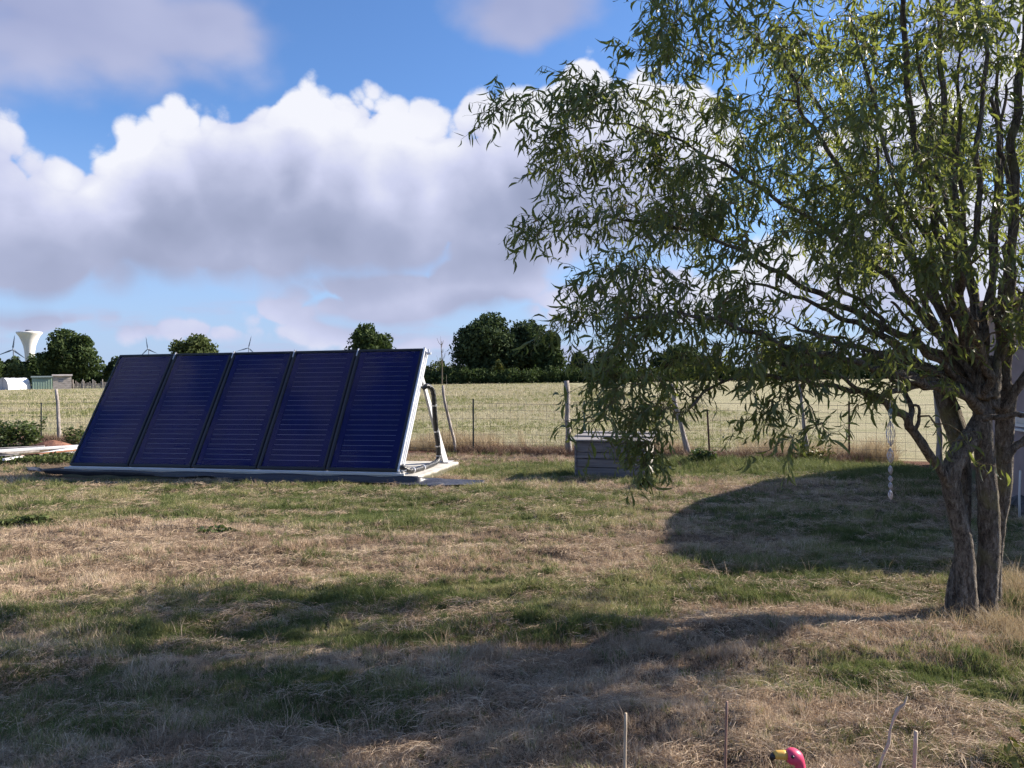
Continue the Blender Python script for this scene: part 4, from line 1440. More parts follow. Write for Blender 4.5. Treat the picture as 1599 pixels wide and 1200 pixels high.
# ------------------------------------------------------------------ leafy weeds and brambles
def weed(name, px, py, w, d, h, n, leaf, m, label, cat='weed', stems=10, seed=0, z0=0.0):
    c = G(px, py)
    t = empty(name, (c.x, c.y, hz_at(c.x, c.y)), label, cat)
    rg = np.random.default_rng(seed)
    mb = MB(); rs = random.Random(seed)
    tips = []
    for i in range(stems):
        a = rs.uniform(0, 6.28); q = rs.random() ** .5
        x0, y0 = math.cos(a) * w * q * .7, math.sin(a) * d * q * .7
        hh = h * rs.uniform(.5, 1.05)
        x1, y1 = x0 + rs.uniform(-.3, .3) * h, y0 + rs.uniform(-.3, .3) * h
        mb.tube([(x0, y0, -.02), ((x0 + x1) / 2, (y0 + y1) / 2, hh * .6), (x1, y1, hh)], [0.006, .004, .002], 4)
        tips.append((x0, y0, x1, y1, hh))
    mb.build('stem', noisy('weed_stem', (.10, .08, .04), (.2, .17, .08), 5) if 'weed_stem' not in bpy.data.materials else bpy.data.materials['weed_stem'], t)
    tips = np.array(tips)
    k = rg.integers(0, len(tips), n); tt_ = rg.random(n) ** 0.6
    tp_ = tips[k]
    c_ = np.stack([tp_[:, 0] + (tp_[:, 2] - tp_[:, 0]) * tt_, tp_[:, 1] + (tp_[:, 3] - tp_[:, 1]) * tt_, tp_[:, 4] * tt_], -1)
    c_ += rg.normal(0, 1, (n, 3)) * np.array([w * .16, d * .16, h * .08])
    c_[:, 2] = np.maximum(c_[:, 2], .01)
    a = rg.normal(size=(n, 3)) * np.array([1, 1, .5]); a /= np.linalg.norm(a, axis=1)[:, None]
    b = np.cross(a, rg.normal(size=(n, 3))); b /= np.linalg.norm(b, axis=1)[:, None]
    sz = leaf * rg.uniform(.6, 1.3, n)[:, None]
    a = a * sz; b = b * sz * .5
    V = np.stack([c_ - a, c_ - b, c_ + a, c_ + b], 1).reshape(-1, 3)
    link('foliage', np_mesh('foliage', V, np.arange(4 * n), 4, m), t)
    return t


weed('bramble_bush', 15, 697, .8, .5, .62, 1900, .05, LM['bramble'], 'dark green bramble bush against the fence at the left edge', 'bush', 26, 1)
weed('bramble_bush', 48, 695, .25, .25, .72, 420, .045, LM['bramble'], 'narrow upright bramble between the left bush and the metal post', 'bush', 8, 2)
weed('bramble_bush', 112, 694, .45, .25, .45, 500, .04, LM['bramble'], 'low bramble behind the wooden post near the collectors', 'bush', 10, 3)
weed('green_weeds', 40, 727, 1.3, .4, .13, 2200, .03, LM['olive'], 'leafy green weeds under the pile of profiles', 'weeds', 40, 4)
weed('green_weeds', 95, 722, .7, .35, .15, 1000, .03, LM['olive'], 'leafy weeds between the pile and the lower corner of the collectors', 'weeds', 24, 5)
weed('broadleaf_weed', 1098, 727, .4, .2, .26, 600, .035, LM['bramble'], 'dark leafy weed in front of the rusty fence post right of the box', 'weed', 12, 6)
weed('broadleaf_weed', 1010, 765, .22, .15, .2, 450, .03, LM['olive'], 'bright leafy weed at the front right corner of the planked box', 'weed', 10, 7)
weed('broadleaf_weed', 1270, 722, .45, .2, .3, 260, .04, LM['yellow'], 'yellow green weed under the leaning fence post right of centre', 'weed', 10, 8)
weed('broadleaf_weed', 40, 823, .35, .15, .09, 320, .035, LM['olive'], 'flat green weed in the yard near the left edge', 'weed', 10, 9)
weed('broadleaf_weed', 340, 829, .3, .1, .06, 160, .03, LM['bramble'], 'small flat weed by the bare patch in the left of the yard', 'weed', 8, 10)
weed('garden_shrub', 1640, 1250, .12, .1, .34, 200, .022, LM['yellow'], 'yellow green leafy shoot in the bottom right corner', 'shrub', 12, 11)

# ------------------------------------------------------------------ fence
M_wire = mat('fence_wire', (0.09, 0.085, 0.08), 0.55, metal=0.3)
M_post = noisy('weathered_post', (0.20, 0.17, 0.15), (0.42, 0.38, 0.35), 9, stretch=(3, 3, .5), bstr=1.0, bdist=.02)
M_steel = mat('dark_steel_post', (0.045, 0.06, 0.055), 0.6)
M_greenst = mat('green_steel_post', (0.05, 0.13, 0.10), 0.5)
M_ruststeel = noisy('rusty_steel_post', (0.08, 0.045, 0.035), (0.20, 0.10, 0.07), 12)
fence = empty('wire_fence', (FA.x, FA.y, 0), 'sagging wire mesh fence between the yard and the field', 'fence')
rel = lambda p: Vector(p) - Vector((FA.x, FA.y, 0))
fx0, fx1 = -17.0, 9.5
mbw = MB()
heights = [0.08, 0.22, 0.37, 0.53, 0.70, 0.88, 1.02]
fd = Vector((1, FSL, 0)).normalized()
xsf = np.arange(fx0, fx1, 0.6)
for hz_ in heights:
    pts = [rel((x_, fence_y(x_), hz_ + 0.02 * math.sin(x_ * 1.3 + hz_ * 3) + hz_at(x_, fence_y(x_)))) for x_ in xsf]
    mbw.tube(pts, 0.0027 if hz_ not in (heights[0], heights[-1]) else 0.0036, 3, cap=False)
x_ = fx0
while x_ < fx1:
    y_ = fence_y(x_); g0 = hz_at(x_, y_)
    sg = 0.02 * math.sin(x_ * 1.3)
    mbw.tube([rel((x_, y_, g0 + .06)), rel((x_ + 0.01 * math.sin(x_ * 9), y_, g0 + .55)), rel((x_, y_, g0 + 1.02 + sg))], 0.0021, 3, cap=False)
    x_ += 0.145
wm = mbw.build('wire_mesh', M_wire, fence)
wm['kind'] = 'stuff'


def fpoint(px):
    """point of the fence line on the ground seen in photograph column px"""
    r = ray(px, 700)
    A_ = np.array([[r.x, -1], [r.y, -FSL]])
    t_, x_ = np.linalg.solve(A_, np.array([0, FA.y - FA.x * FSL]))
    return Vector((x_, fence_y(x_), 0))


def steel_post(px, ytop, m_, tx=0, label=None):
    b_ = fpoint(px); b_.z = hz_at(b_.x, b_.y)
    top = P(px + tx, ytop, b_.y)
    mb = MB()
    d = top - b_
    a0, a1 = rel(b_ + Vector((0, -.02, -.1))), rel(top + Vector((0, -.02, 0)))
    mb.beam(a0, a1, 0.034, 0.005, Vector((0, 1, 0))).beam(a0 + Vector((0, .016, 0)), a1 + Vector((0, .016, 0)), 0.005, 0.028, Vector((0, 1, 0)))
    o = mb.build('metal_post', m_, fence)
    if label: o['label'] = label


def wood_post(px, ytop, ybot_px, r0, tx=0.0, label=None, split=False, off=0.0):
    b_ = fpoint(ybot_px); b_.y += off; b_.z = hz_at(b_.x, b_.y)
    top = P(px + tx, ytop, b_.y)
    n_ = 9; pts = []
    rs = random.Random(int(px))
    for i in range(n_):
        t_ = i / (n_ - 1)
        pts.append(rel(b_.lerp(top, t_) + Vector((rs.uniform(-.012, .012) + 0.02 * math.sin(t_ * 5 + px), .03, -0.1 * (1 - t_)))))
    mb = MB().tube(pts, [r0 * (1.05 - .3 * i / (n_ - 1)) * rs.uniform(.88, 1.1) for i in range(n_)], 9, jitter=.12)
    o = mb.build('wooden_post', M_post, fence, smooth=True)
    if label: o['label'] = label


steel_post(65, 629, M_steel)
steel_post(739, 623, M_steel, label='dark thin metal post')
steel_post(912, 626, M_greenst, label='green metal post left of the planked box')
steel_post(1108, 640, M_ruststeel, tx=-4, label='rusty metal post')
steel_post(1325, 627, M_ruststeel, label='rusty metal post')
steel_post(1545, 640, M_steel)
steel_post(-60, 640, M_steel)
wood_post(86, 608, 94, 0.05, 0, 'bent wooden post')
wood_post(692, 602, 711, 0.036, 0, 'thin leaning wooden post')
wood_post(883, 595, 891, 0.062, 0, 'thick split wooden post beside the planked box')
wood_post(1050, 600, 1076, 0.055, 0, 'leaning wooden post behind the willow leaves')
wood_post(1247, 600, 1268, 0.038, 0, 'leaning thin wooden post')
wood_post(1463, 610, 1470, 0.05)
# tall dry stalk by the thin post
MB().tube([rel(G(703, 700)) + Vector((0, .1, 0)), rel(P(699, 640, 16)), rel(P(697, 585, 16))], [.007, .006, .003], 5).build('stake', mat('dry_stake', (.5, .42, .28), .8), fence)['label'] = 'thin dry cane tied to the leaning post'

# ------------------------------------------------------------------ planked box
M_plank = noisy('box_planks', (0.095, 0.088, 0.092), (0.20, 0.185, 0.19), 4, stretch=(.5, 4, 6), bstr=.6, bdist=.005)
M_lid = noisy('box_lid_planks', (0.17, 0.155, 0.15), (0.33, 0.31, 0.30), 4, stretch=(.5, 5, 5), bstr=.5, bdist=.005)
M_pale = noisy('pale_mottled_end', (0.20, 0.18, 0.16), (0.52, 0.49, 0.45), 9, lo=.42, hi=.56)  # paler, mottled tone for the right end and its corner posts
bl, br = G(898, 744), G(1009, 748)
bx = empty('planked_box', ((bl.x + br.x) / 2, (bl.y + br.y) / 2, 0), 'low grey box of weathered planks with a lid of two boards', 'wooden box')
bw = (br - bl).length; bd = 0.62
ba = math.atan2(br.y - bl.y, br.x - bl.x)
bx.rotation_euler = (0, 0, ba)
bh = P(898, 688, bl.y).z
rows_ = [0.0, .30, .56, .73, 1.0]
rows_ = [0.0, .27, .52, .70, 1.0]
for i in range(4):
    z0, z1 = rows_[i] * bh * .97, rows_[i + 1] * bh * .97
    MB().box((random.uniform(-.004, .004), random.uniform(-.004, .004), (z0 + z1) / 2), (bw - .07, .024, z1 - z0 - .012)).build('plank', M_plank, bx, bevel=.003)
    MB().box((bw / 2 - .012, bd / 2, (z0 + z1) / 2), (.024, bd - .06, z1 - z0 - .012)).build('plank', M_pale, bx, bevel=.003)
    MB().box((-bw / 2 + .012, bd / 2, (z0 + z1) / 2), (.024, bd - .06, z1 - z0 - .012)).build('plank', M_plank, bx, bevel=.003)
    MB().box((0, bd, (z0 + z1) / 2), (bw - .07, .024, z1 - z0 - .012)).build('plank', M_plank, bx, bevel=.003)
for sx_ in (-1, 1):
    for yy in (0.0, bd):
        MB().box((sx_ * (bw / 2 - .017), yy, bh * .485), (.034, .05, bh * .97)).build('corner_post', M_pale if sx_ > 0 else M_plank, bx, bevel=.003)
rotl = Matrix.Rotation(R(7), 3, 'X')
MB().box((-.02, .10, bh + .015), (bw + .2, .30, .026), Matrix.Rotation(R(4), 3, 'X')).build('lid_board', M_lid, bx, bevel=.003)
MB().box((-.0, .40, bh + .055), (bw + .14, .30, .026), Matrix.Rotation(R(3), 3, 'X')).build('lid_board', M_lid, bx, bevel=.003)
MB().box((.02, .63, bh + .085), (bw + .1, .17, .026), Matrix.Rotation(R(3), 3, 'X')).build('lid_board', M_lid, bx, bevel=.003)
MB().box((0, .30, bh - .01), (bw - .04, .5, .02)).build('inner_board', M_plank, bx)

# ------------------------------------------------------------------ willow
M_bark = mat('willow_bark', None, 0.9, spec=0.2)
Nb = NT(M_bark.node_tree); bb = M_bark.node_tree.nodes['Principled BSDF']
gpos = Nb.node('ShaderNodeNewGeometry').outputs['Position']
vb = Nb.v('MULTIPLY', gpos, (1, 1, 0.30))
vw_ = Nb.v('ADD', vb, Nb.v('SCALE', Nb.noise(gpos, 9, 3, .6, out=1), scale=.05))
vor = Nb.node('ShaderNodeTexVoronoi', feature='DISTANCE_TO_EDGE'); Nb.put(vor.inputs['Vector'], vw_); Nb.put(vor.inputs['Scale'], 75.0)
crk = Nb.sstep(vor.outputs['Distance'], 0.0, 0.16)
nb1 = Nb.m('ADD', Nb.m('MULTIPLY', Nb.noise(vw_, 48, 6, .75), 0.9), Nb.m('MULTIPLY', crk, 0.06)); nb2 = Nb.noise(gpos, 3.2, 4, .6)
colb = Nb.ramp(nb1, [(.36, (.05, .04, .032)), (.5, (.155, .13, .105)), (.66, (.32, .285, .24))])
colb = Nb.mix(Nb.sstep(nb2, .55, .75), colb, (.22, .20, .10))
Nb.put(bb.inputs['Base Color'], colb)
bump(Nb, bb, Nb.m('ADD', nb1, Nb.m('MULTIPLY', Nb.noise(vb, 80, 4, .7), .4)), 1.0, .03)
M_twig = noisy('willow_twigs', (0.10, 0.075, 0.045), (0.22, 0.17, 0.09), 3)
M_leaf = leafmat('willow_leaf', (0.042, 0.066, 0.034), (0.125, 0.155, 0.062), (0.44, 0.50, 0.07), 0.42, rough=0.42, spec=0.4, scale=1.5, rnd=0.55)

willow = empty('willow_tree', (TB.x, TB.y, 0), 'corkscrew willow with several stems and a wide curly leaved crown', 'tree')
wrel = lambda p: Vector(p) - Vector((TB.x, TB.y, 0))
TD = TB.y
tree_nodes = []      # (pos, radius, path length)


def smooth_path(cp, sub=6):
    out = []
    n_ = len(cp)
    for i in range(n_ - 1):
        p0 = cp[max(i - 1, 0)]; p1 = cp[i]; p2 = cp[i + 1]; p3 = cp[min(i + 2, n_ - 1)]
        for k_ in range(sub):
            t_ = k_ / sub
            t2, t3 = t_ * t_, t_ ** 3
            out.append(0.5 * ((2 * p1) + (-p0 + p2) * t_ + (2 * p0 - 5 * p1 + 4 * p2 - p3) * t2 + (-p0 + 3 * p1 - 3 * p2 + p3) * t3))
    out.append(cp[-1])
    return out


def stem(cps, n=12, sub=7, jit=0.05, wob=0.0, mb=None):
    """cps: (px, py, depth, radius)"""
    pv = []
    for (px, py, d_, r_) in cps:
        q = P(px, py, d_)
        pv.append(Vector((q.x, q.y, q.z, r_)))
    sp = smooth_path(pv, sub)
    ph = random.uniform(0, 6)
    pts = [];
    for i, v_ in enumerate(sp):
        p_ = v_.xyz
        if wob:
            p_ = p_ + Vector((math.sin(i * .9 + ph), math.cos(i * .7 + ph * 2), math.sin(i * 1.1 + ph * 3))) * wob * min(1, i / 6)
        pts.append(p_)
    rad = [max(v_[3], .002) for v_ in sp]
    (mb or MB()).tube([wrel(p_) for p_ in pts], rad, n, jitter=jit)
    return pts, rad


trunk = MB()
D = TD
S = {}
stems = [
    [(1506, 1010, D, .085), (1510, 955, D, .066), (1509, 914, D, .060), (1505, 849, D, .056), (1495, 805, D, .055), (1486, 762, D, .057), (1485, 738, D, .060), (1500, 705, D + .02, .063), (1522, 676, D + .05, .060), (1540, 640, D + .1, .055)],
    [(1540, 1010, D + .12, .09), (1540, 955, D + .1, .068), (1541, 914, D + .1, .066), (1545, 849, D + .1, .066), (1543, 783, D + .08, .063), (1538, 718, D + .05, .058), (1534, 670, D + .05, .058), (1535, 620, D + .1, .055)],
    [(1552, 1000, D + .3, .065), (1551, 900, D + .28, .050), (1560, 820, D + .25, .042), (1568, 760, D + .25, .048), (1568, 690, D + .25, .056), (1571, 640, D + .22, .056), (1578, 600, D + .2, .05)],
    [(1487, 1005, D + .06, .055), (1487, 935, D + .06, .042), (1495, 885, D + .08, .036), (1505, 830, D + .14, .036), (1505, 760, D + .2, .045), (1498, 695, D + .22, .062), (1484, 645, D + .25, .066), (1470, 608, D + .3, .055)],
    [(1541, 640, D + .1, .07), (1545, 600, D + .15, .07), (1550, 560, D + .2, .05)],
]
for s_ in stems:
    pts, rad = stem(s_, 16, 7, .05, mb=trunk)
    for i_, (p_, r_) in enumerate(zip(pts, rad)):
        if p_.z > 1.0: tree_nodes.append((p_, r_, 0.5))
for a_, l_, r_ in ((2.9, .30, .045), (3.8, .26, .04), (4.7, .30, .045), (5.6, .32, .045), (.3, .30, .045), (1.6, .3, .04)):
    c_ = Vector((TB.x + .03, TB.y + .06, 0)); d_ = Vector((math.cos(a_), math.sin(a_), 0))
    pts = [wrel(c_ + d_ * (.03 + l_ * k_) + Vector((0, 0, .13 * (1 - k_) ** 2.2 - .045))) for k_ in (0, .2, .4, .6, .8, 1)]
    trunk.tube(pts, [r_ * .95, r_ * .9, r_ * .7, r_ * .5, r_ * .35, r_ * .2], 9, jitter=.08)
tr_o = trunk.build('trunk', M_bark, willow, smooth=True)

limbs = [
    # low left limb that divides
    [(1490, 762, D, .050), (1470, 735, D - .05, .046), (1447, 705, D - .1, .044), (1425, 672, D - .15, .043), (1408, 648, D - .2, .038), (1375, 628, D - .25, .030), (1340, 612, D - .3, .024), (1290, 602, D - .3, .020), (1235, 593, D - .35, .017), (1180, 588, D - .4, .015), (1120, 600, D - .5, .012), (1080, 632, D - .6, .009)],
    [(1420, 660, D - .15, .030), (1422, 630, D - .1, .024), (1405, 605, D - .05, .021), (1385, 580, D, .018), (1360, 555, D, .015), (1320, 530, D, .012), (1270, 520, D - .1, .01)],
    [(1430, 670, D - .15, .018), (1436, 650, D - .15, .013), (1428, 632, D - .15, .011), (1410, 625, D - .1, .008)],
    # big arching left limb from the fork
    [(1530, 640, D, .060), (1500, 612, D - .1, .050), (1468, 606, D - .2, .046), (1440, 600, D - .3, .043), (1410, 588, D - .35, .040), (1385, 582, D - .4, .035), (1350, 570, D - .45, .03), (1300, 556, D - .5, .027), (1250, 548, D - .55, .023), (1190, 525, D - .6, .019), (1120, 500, D - .6, .015), (1050, 490, D - .6, .012), (980, 500, D - .6, .008)],
    [(1445, 601, D - .28, .030), (1410, 608, D - .3, .026), (1370, 618, D - .35, .021), (1330, 600, D - .4, .017), (1280, 575, D - .4, .014), (1220, 570, D - .5, .011)],
    [(1540, 620, D + .1, .055), (1500, 575, D + .1, .048), (1450, 545, D + .1, .042), (1400, 520, D + .05, .038), (1350, 495, D, .033), (1300, 470, D - .05, .028), (1240, 440, D - .1, .023), (1180, 405, D - .1, .019), (1110, 370, D - .1, .015), (1030, 350, D - .1, .011), (950, 340, D - .1, .008)],
    [(1540, 615, D + .15, .055), (1495, 560, D + .2, .050), (1450, 505, D + .25, .044), (1410, 460, D + .3, .039), (1370, 415, D + .3, .034), (1320, 380, D + .3, .028), (1270, 345, D + .3, .024), (1210, 310, D + .3, .020), (1150, 270, D + .25, .016), (1080, 230, D + .2, .012), (1000, 200, D + .1, .009), (930, 190, D, .006)],
    [(1530, 610, D + .2, .050), (1490, 540, D + .3, .044), (1460, 470, D + .4, .038), (1430, 410, D + .5, .034), (1390, 350, D + .5, .030), (1330, 290, D + .5, .026), (1290, 230, D + .5, .022), (1250, 170, D + .5, .018), (1235, 110, D + .5, .015), (1180, 60, D + .5, .012), (1130, 0, D + .5, .009)],
    [(1535, 600, D, .050), (1515, 540, D - .05, .046), (1500, 500, D - .1, .043), (1480, 440, D - .15, .040), (1470, 380, D - .2, .037), (1450, 300, D - .2, .034), (1425, 200, D - .2, .030), (1415, 100, D - .25, .026), (1410, 0, D - .3, .022), (1400, -120, D - .3, .016), (1380, -260, D - .3, .01)],
    [(1545, 600, D + .3, .050), (1530, 530, D + .4, .045), (1520, 460, D + .5, .042), (1500, 380, D + .55, .040), (1490, 300, D + .6, .037), (1475, 200, D + .6, .033), (1470, 100, D + .6, .030), (1465, 0, D + .6, .026), (1480, -150, D + .6, .02), (1500, -300, D + .6, .012)],
    [(1550, 600, D, .045), (1535, 560, D - .2, .040), (1522, 520, D - .3, .036), (1505, 480, D - .4, .033), (1500, 430, D - .5, .030), (1520, 380, D - .5, .027), (1530, 300, D - .5, .024), (1525, 220, D - .5, .020), (1540, 120, D - .5, .017), (1530, 20, D - .5, .013), (1510, -80, D - .5, .009)],
    [(1570, 610, D + .2, .060), (1572, 540, D + .2, .055), (1575, 460, D + .2, .052), (1580, 380, D + .2, .048), (1585, 300, D + .2, .045), (1580, 230, D + .2, .043), (1590, 150, D + .2, .040), (1600, 60, D + .2, .036), (1610, -60, D + .2, .03), (1600, -220, D + .2, .02)],
    [(1530, 620, D - .05, .042), (1548, 590, D - .15, .040), (1530, 560, D - .2, .036), (1515, 530, D - .25, .030), (1512, 500, D - .3, .024), (1490, 470, D - .35, .018), (1470, 450, D - .4, .012)],
    [(1565, 640, D + .1, .050), (1600, 590, D + .05, .045), (1650, 520, D, .040), (1700, 420, D, .035), (1740, 300, D - .1, .028), (1760, 180, D - .2, .02)],
    [(1568, 720, D + .22, .045), (1590, 695, D + .2, .040), (1630, 660, D + .2, .036), (1700, 600, D + .3, .03), (1780, 540, D + .3, .022), (1850, 480, D + .4, .014)],
    [(1535, 655, D - .1, .028), (1570, 650, D - .2, .026), (1610, 645, D - .3, .022), (1660, 620, D - .4, .017)],
    [(1545, 600, D + .4, .045), (1500, 540, D + .8, .038), (1440, 440, D + 1.1, .032), (1380, 330, D + 1.3, .026), (1300, 200, D + 1.4, .02), (1220, 80, D + 1.4, .014)],
    [(1560, 600, D + .4, .045), (1590, 500, D + .8, .038), (1620, 380, D + 1.1, .030), (1640, 240, D + 1.3, .024), (1640, 100, D + 1.4, .018)],
    [(1555, 590, D + .1, .04), (1560, 520, D + .0, .036), (1548, 440, D - .1, .03), (1552, 340, D - .1, .026), (1560, 240, D - .2, .02), (1550, 150, D - .2, .015)],
]
limbs = [[(a_, b_, c_, r_ * .62 + .0015) for a_, b_, c_, r_ in l_] for l_ in limbs]
limbs[0] = [(1488, 772, D, .030)] + limbs[0][1:]
# more thin risers in the fan above the fork
rl = random.Random(77)
for (xe, ye, de, x1, y1) in ((1335, 60, D - .3, 1470, 480), (1360, 230, D - .2, 1455, 500), (1440, 60, D - .4, 1495, 470), (1500, 60, D - .2, 1520, 470), (1550, 40, D + .1, 1550, 430), (1445, 250, D - .5, 1500, 520), (1300, 420, D - .3, 1420, 560),
                             (1230, 510, D - .5, 1400, 560), (1340, 540, D - .4, 1440, 590), (1575, 130, D - .3, 1565, 450), (1380, 470, D - .5, 1460, 560), (1180, 440, D - .3, 1370, 520), (1480, 180, D + .1, 1510, 430), (1590, 330, D - .4, 1570, 520)):
    l_ = [(1538 + rl.uniform(-12, 12), 622, D + rl.uniform(-.1, .2), .026), ((1538 + x1) / 2 + rl.uniform(-8, 8), (622 + y1) / 2, D, .022), (x1, y1, (D + de) / 2 + .1, .019)]
    for k_ in (1, 2, 3, 4):
        t_ = k_ / 4
        l_.append((x1 + (xe - x1) * t_ + rl.uniform(-14, 14), y1 + (ye - y1) * t_, D * .5 + de * .5 + (de - D) * t_ * .5, .019 - .012 * t_))
    limbs.append(l_)
for li, l_ in enumerate(limbs):
    mbl = MB()
    pts, rad = stem(l_, 10 if l_[0][3] > .02 else 7, 6, .07, 0.009, mb=mbl)
    L_ = 0
    for i_ in range(len(pts)):
        if i_: L_ += (pts[i_] - pts[i_ - 1]).length
        if i_ > 5: tree_nodes.append((pts[i_], rad[i_], L_))
    mbl.build('branch', M_bark, willow, smooth=True)

# crown: clusters of curly twigs hung on the limbs
CROWN = [
    (780, 170, 18, 12, 4.5, .15, 2), (850, 165, 45, 26, 4.6, .3, 5), (905, 150, 45, 30, 4.7, .3, 6), (862, 210, 25, 20, 4.6, .2, 3),
    (850, 285, 28, 22, 4.6, .3, 4), (865, 355, 35, 20, 4.6, .3, 5), (915, 260, 50, 45, 4.7, .4, 8), (935, 345, 50, 32, 4.7, .4, 8),
    (955, 160, 50, 50, 4.8, .5, 9), (990, 240, 60, 60, 4.8, .5, 12), (1020, 60, 45, 60, 4.9, .6, 8), (1090, 100, 70, 90, 5.0, .9, 18),
    (1080, 230, 90, 80, 4.9, .9, 22), (1030, 320, 70, 50, 4.8, .6, 12), (1110, 340, 90, 60, 4.9, .8, 17), (1000, 400, 60, 30, 4.7, .5, 8),
    (930, 440, 35, 30, 4.6, .3, 5), (900, 510, 35, 28, 4.5, .3, 5), (870, 515, 12, 12, 4.5, .1, 1), (990, 470, 60, 45, 4.6, .5, 13), (1000, 550, 75, 45, 4.6, .5, 17),
    (960, 590, 35, 30, 4.4, .3, 5), (1005, 630, 55, 32, 4.4, .3, 7), (1008, 685, 30, 26, 4.3, .2, 5), (1018, 722, 10, 10, 4.25, .1, 2), (945, 655, 22, 20, 4.3, .2, 2), (1080, 590, 55, 30, 4.5, .4, 7),
    (1100, 470, 80, 60, 4.7, .6, 17), (1120, 560, 70, 26, 4.6, .5, 11), (1200, 90, 80, 90, 5.0, 1.0, 18), (1180, 220, 80, 70, 5.0, 1.0, 17),
    (1220, 350, 80, 70, 4.9, .9, 18), (1200, 480, 80, 60, 4.8, .8, 14), (1210, 565, 60, 25, 4.6, .5, 9), (1280, 530, 60, 35, 4.7, .6, 8), (1240, 600, 40, 14, 4.5, .3, 2),
    (1300, 60, 80, 70, 5.0, 1.0, 16), (1310, 190, 60, 60, 5.0, 1.0, 13), (1310, 320, 70, 60, 4.9, 1.0, 15), (1340, 440, 50, 40, 4.8, .8, 5), (1355, 520, 50, 30, 4.6, .6, 5), (1370, 600, 40, 12, 4.4, .3, 3),
    (1400, 70, 60, 70, 5.0, 1.0, 9), (1410, 240, 60, 80, 4.9, 1.0, 13), (1400, 370, 60, 50, 4.8, .9, 8), (1450, 420, 35, 20, 4.5, .3, 5), (1500, 70, 60, 70, 4.9, 1.0, 9), (1500, 230, 60, 80, 4.9, 1.0, 10),
    (1500, 370, 50, 50, 4.8, .8, 6), (1570, 80, 50, 80, 4.9, 1.0, 8), (1580, 300, 40, 100, 4.8, .9, 8), (1560, 510, 40, 35, 4.6, .4, 5), (1450, 520, 40, 25, 4.5, .4, 3), (1515, 690, 8, 8, 4.6, .05, 1), (1480, 585, 15, 10, 4.5, .1, 1),
    (1230, 690, 18, 8, 4.0, .1, 1), (1285, 655, 14, 12, 4.1, .1, 2), (1175, 640, 30, 12, 4.4, .1, 2),
    # beyond the picture: the rest of the crown
    (1100, -90, 130, 80, 5.1, 1.0, 20), (1300, -110, 130, 90, 5.1, 1.1, 24), (1500, -110, 130, 90, 5.0, 1.1, 24), (1350, -300, 180, 90, 5.0, 1.0, 22), (1560, -300, 150, 90, 5.0, 1.0, 16),
    (1700, 0, 100, 120, 5.0, 1.0, 22), (1720, 240, 100, 110, 5.0, 1.1, 22), (1730, 450, 90, 80, 5.0, 1.0, 16), (1850, 330, 80, 160, 5.0, .9, 18), (1850, 100, 140, 120, 5.0, 1.1, 16), (2050, 180, 140, 130, 4.9, 1.1, 16), (1950, -90, 180, 100, 5.0, 1.1, 14), (1400, 200, 200, 200, 6.2, .5, 26), (1250, 330, 180, 120, 6.1, .4, 16), (1600, 200, 150, 250, 6.2, .6, 22), (1230, 290, 110, 80, 7.1, .4, 9), (1430, 270, 110, 90, 7.3, .4, 11), (1590, 230, 110, 90, 7.2, .4, 9), (1330, 120, 130, 80, 7.0, .4, 8),
]
targets = []
rgc = random.Random(11)
for (cx_, cy_, rx_, ry_, d_, rd_, n_) in CROWN:
    for _ in range(int(n_ * ((0.84 if cx_ < 1060 else 0.76) if (0 < cy_ and cx_ < 1330 and d_ < 5.5) else (1.15 if (cy_ > 0 and cx_ < 1620 and d_ < 5.5) else 2.3)) + .5)):
        while True:
            a_, b_ = rgc.uniform(-1, 1), rgc.uniform(-1, 1)
            if a_ * a_ + b_ * b_ <= 1: break
        dd_ = d_ + rgc.uniform(-1, 1) * rd_
        # px given at depth d_: keep the picture position
        targets.append(P(cx_ + a_ * rx_, cy_ + b_ * ry_, dd_))
fork = P(1535, 620, D)
targets.sort(key=lambda q: (q - fork).length)
NP = [n_[0] for n_ in tree_nodes]; NL = [n_[2] for n_ in tree_nodes]; NR = [n_[1] for n_ in tree_nodes]
npos = np.zeros((20000, 3)); nlen = np.zeros(20000); nrad = np.zeros(20000)
for i_, (p_, r_, l_) in enumerate(tree_nodes):
    npos[i_] = p_; nlen[i_] = l_; nrad[i_] = r_
cnt = len(tree_nodes)
branchlets = MB()
leafM = []          # leaf transforms: origin, direction, size


def curly(a, b, n_, amp, rs):
    """corkscrew path from a to b"""
    d_ = (b - a); L_ = d_.length
    if L_ < 1e-6: return [a, b]
    t_ = d_.normalized(); u_ = t_.orthogonal().normalized(); w_ = t_.cross(u_)
    ph = rs.uniform(0, 6.28); ph2 = rs.uniform(0, 6.28); fr_ = max(1.0, L_ / 0.16) * rs.uniform(.7, 1.2)
    out = []
    sag = Vector((0, 0, 1)) * L_ * rs.uniform(0.02, .16)
    for i_ in range(n_):
        s_ = i_ / (n_ - 1)
        env = math.sin(math.pi * min(1, s_ * 1.15)) if s_ < .87 else math.sin(math.pi * s_) + .0
        out.append(a + d_ * s_ + sag * math.sin(math.pi * s_) + (u_ * math.sin(fr_ * s_ * 6.28 + ph) + w_ * math.cos(fr_ * s_ * 6.28 + ph2)) * amp * env)
    return out


def leaf_at(p_, d_, L_):
    leafM.append((p_, d_, L_))


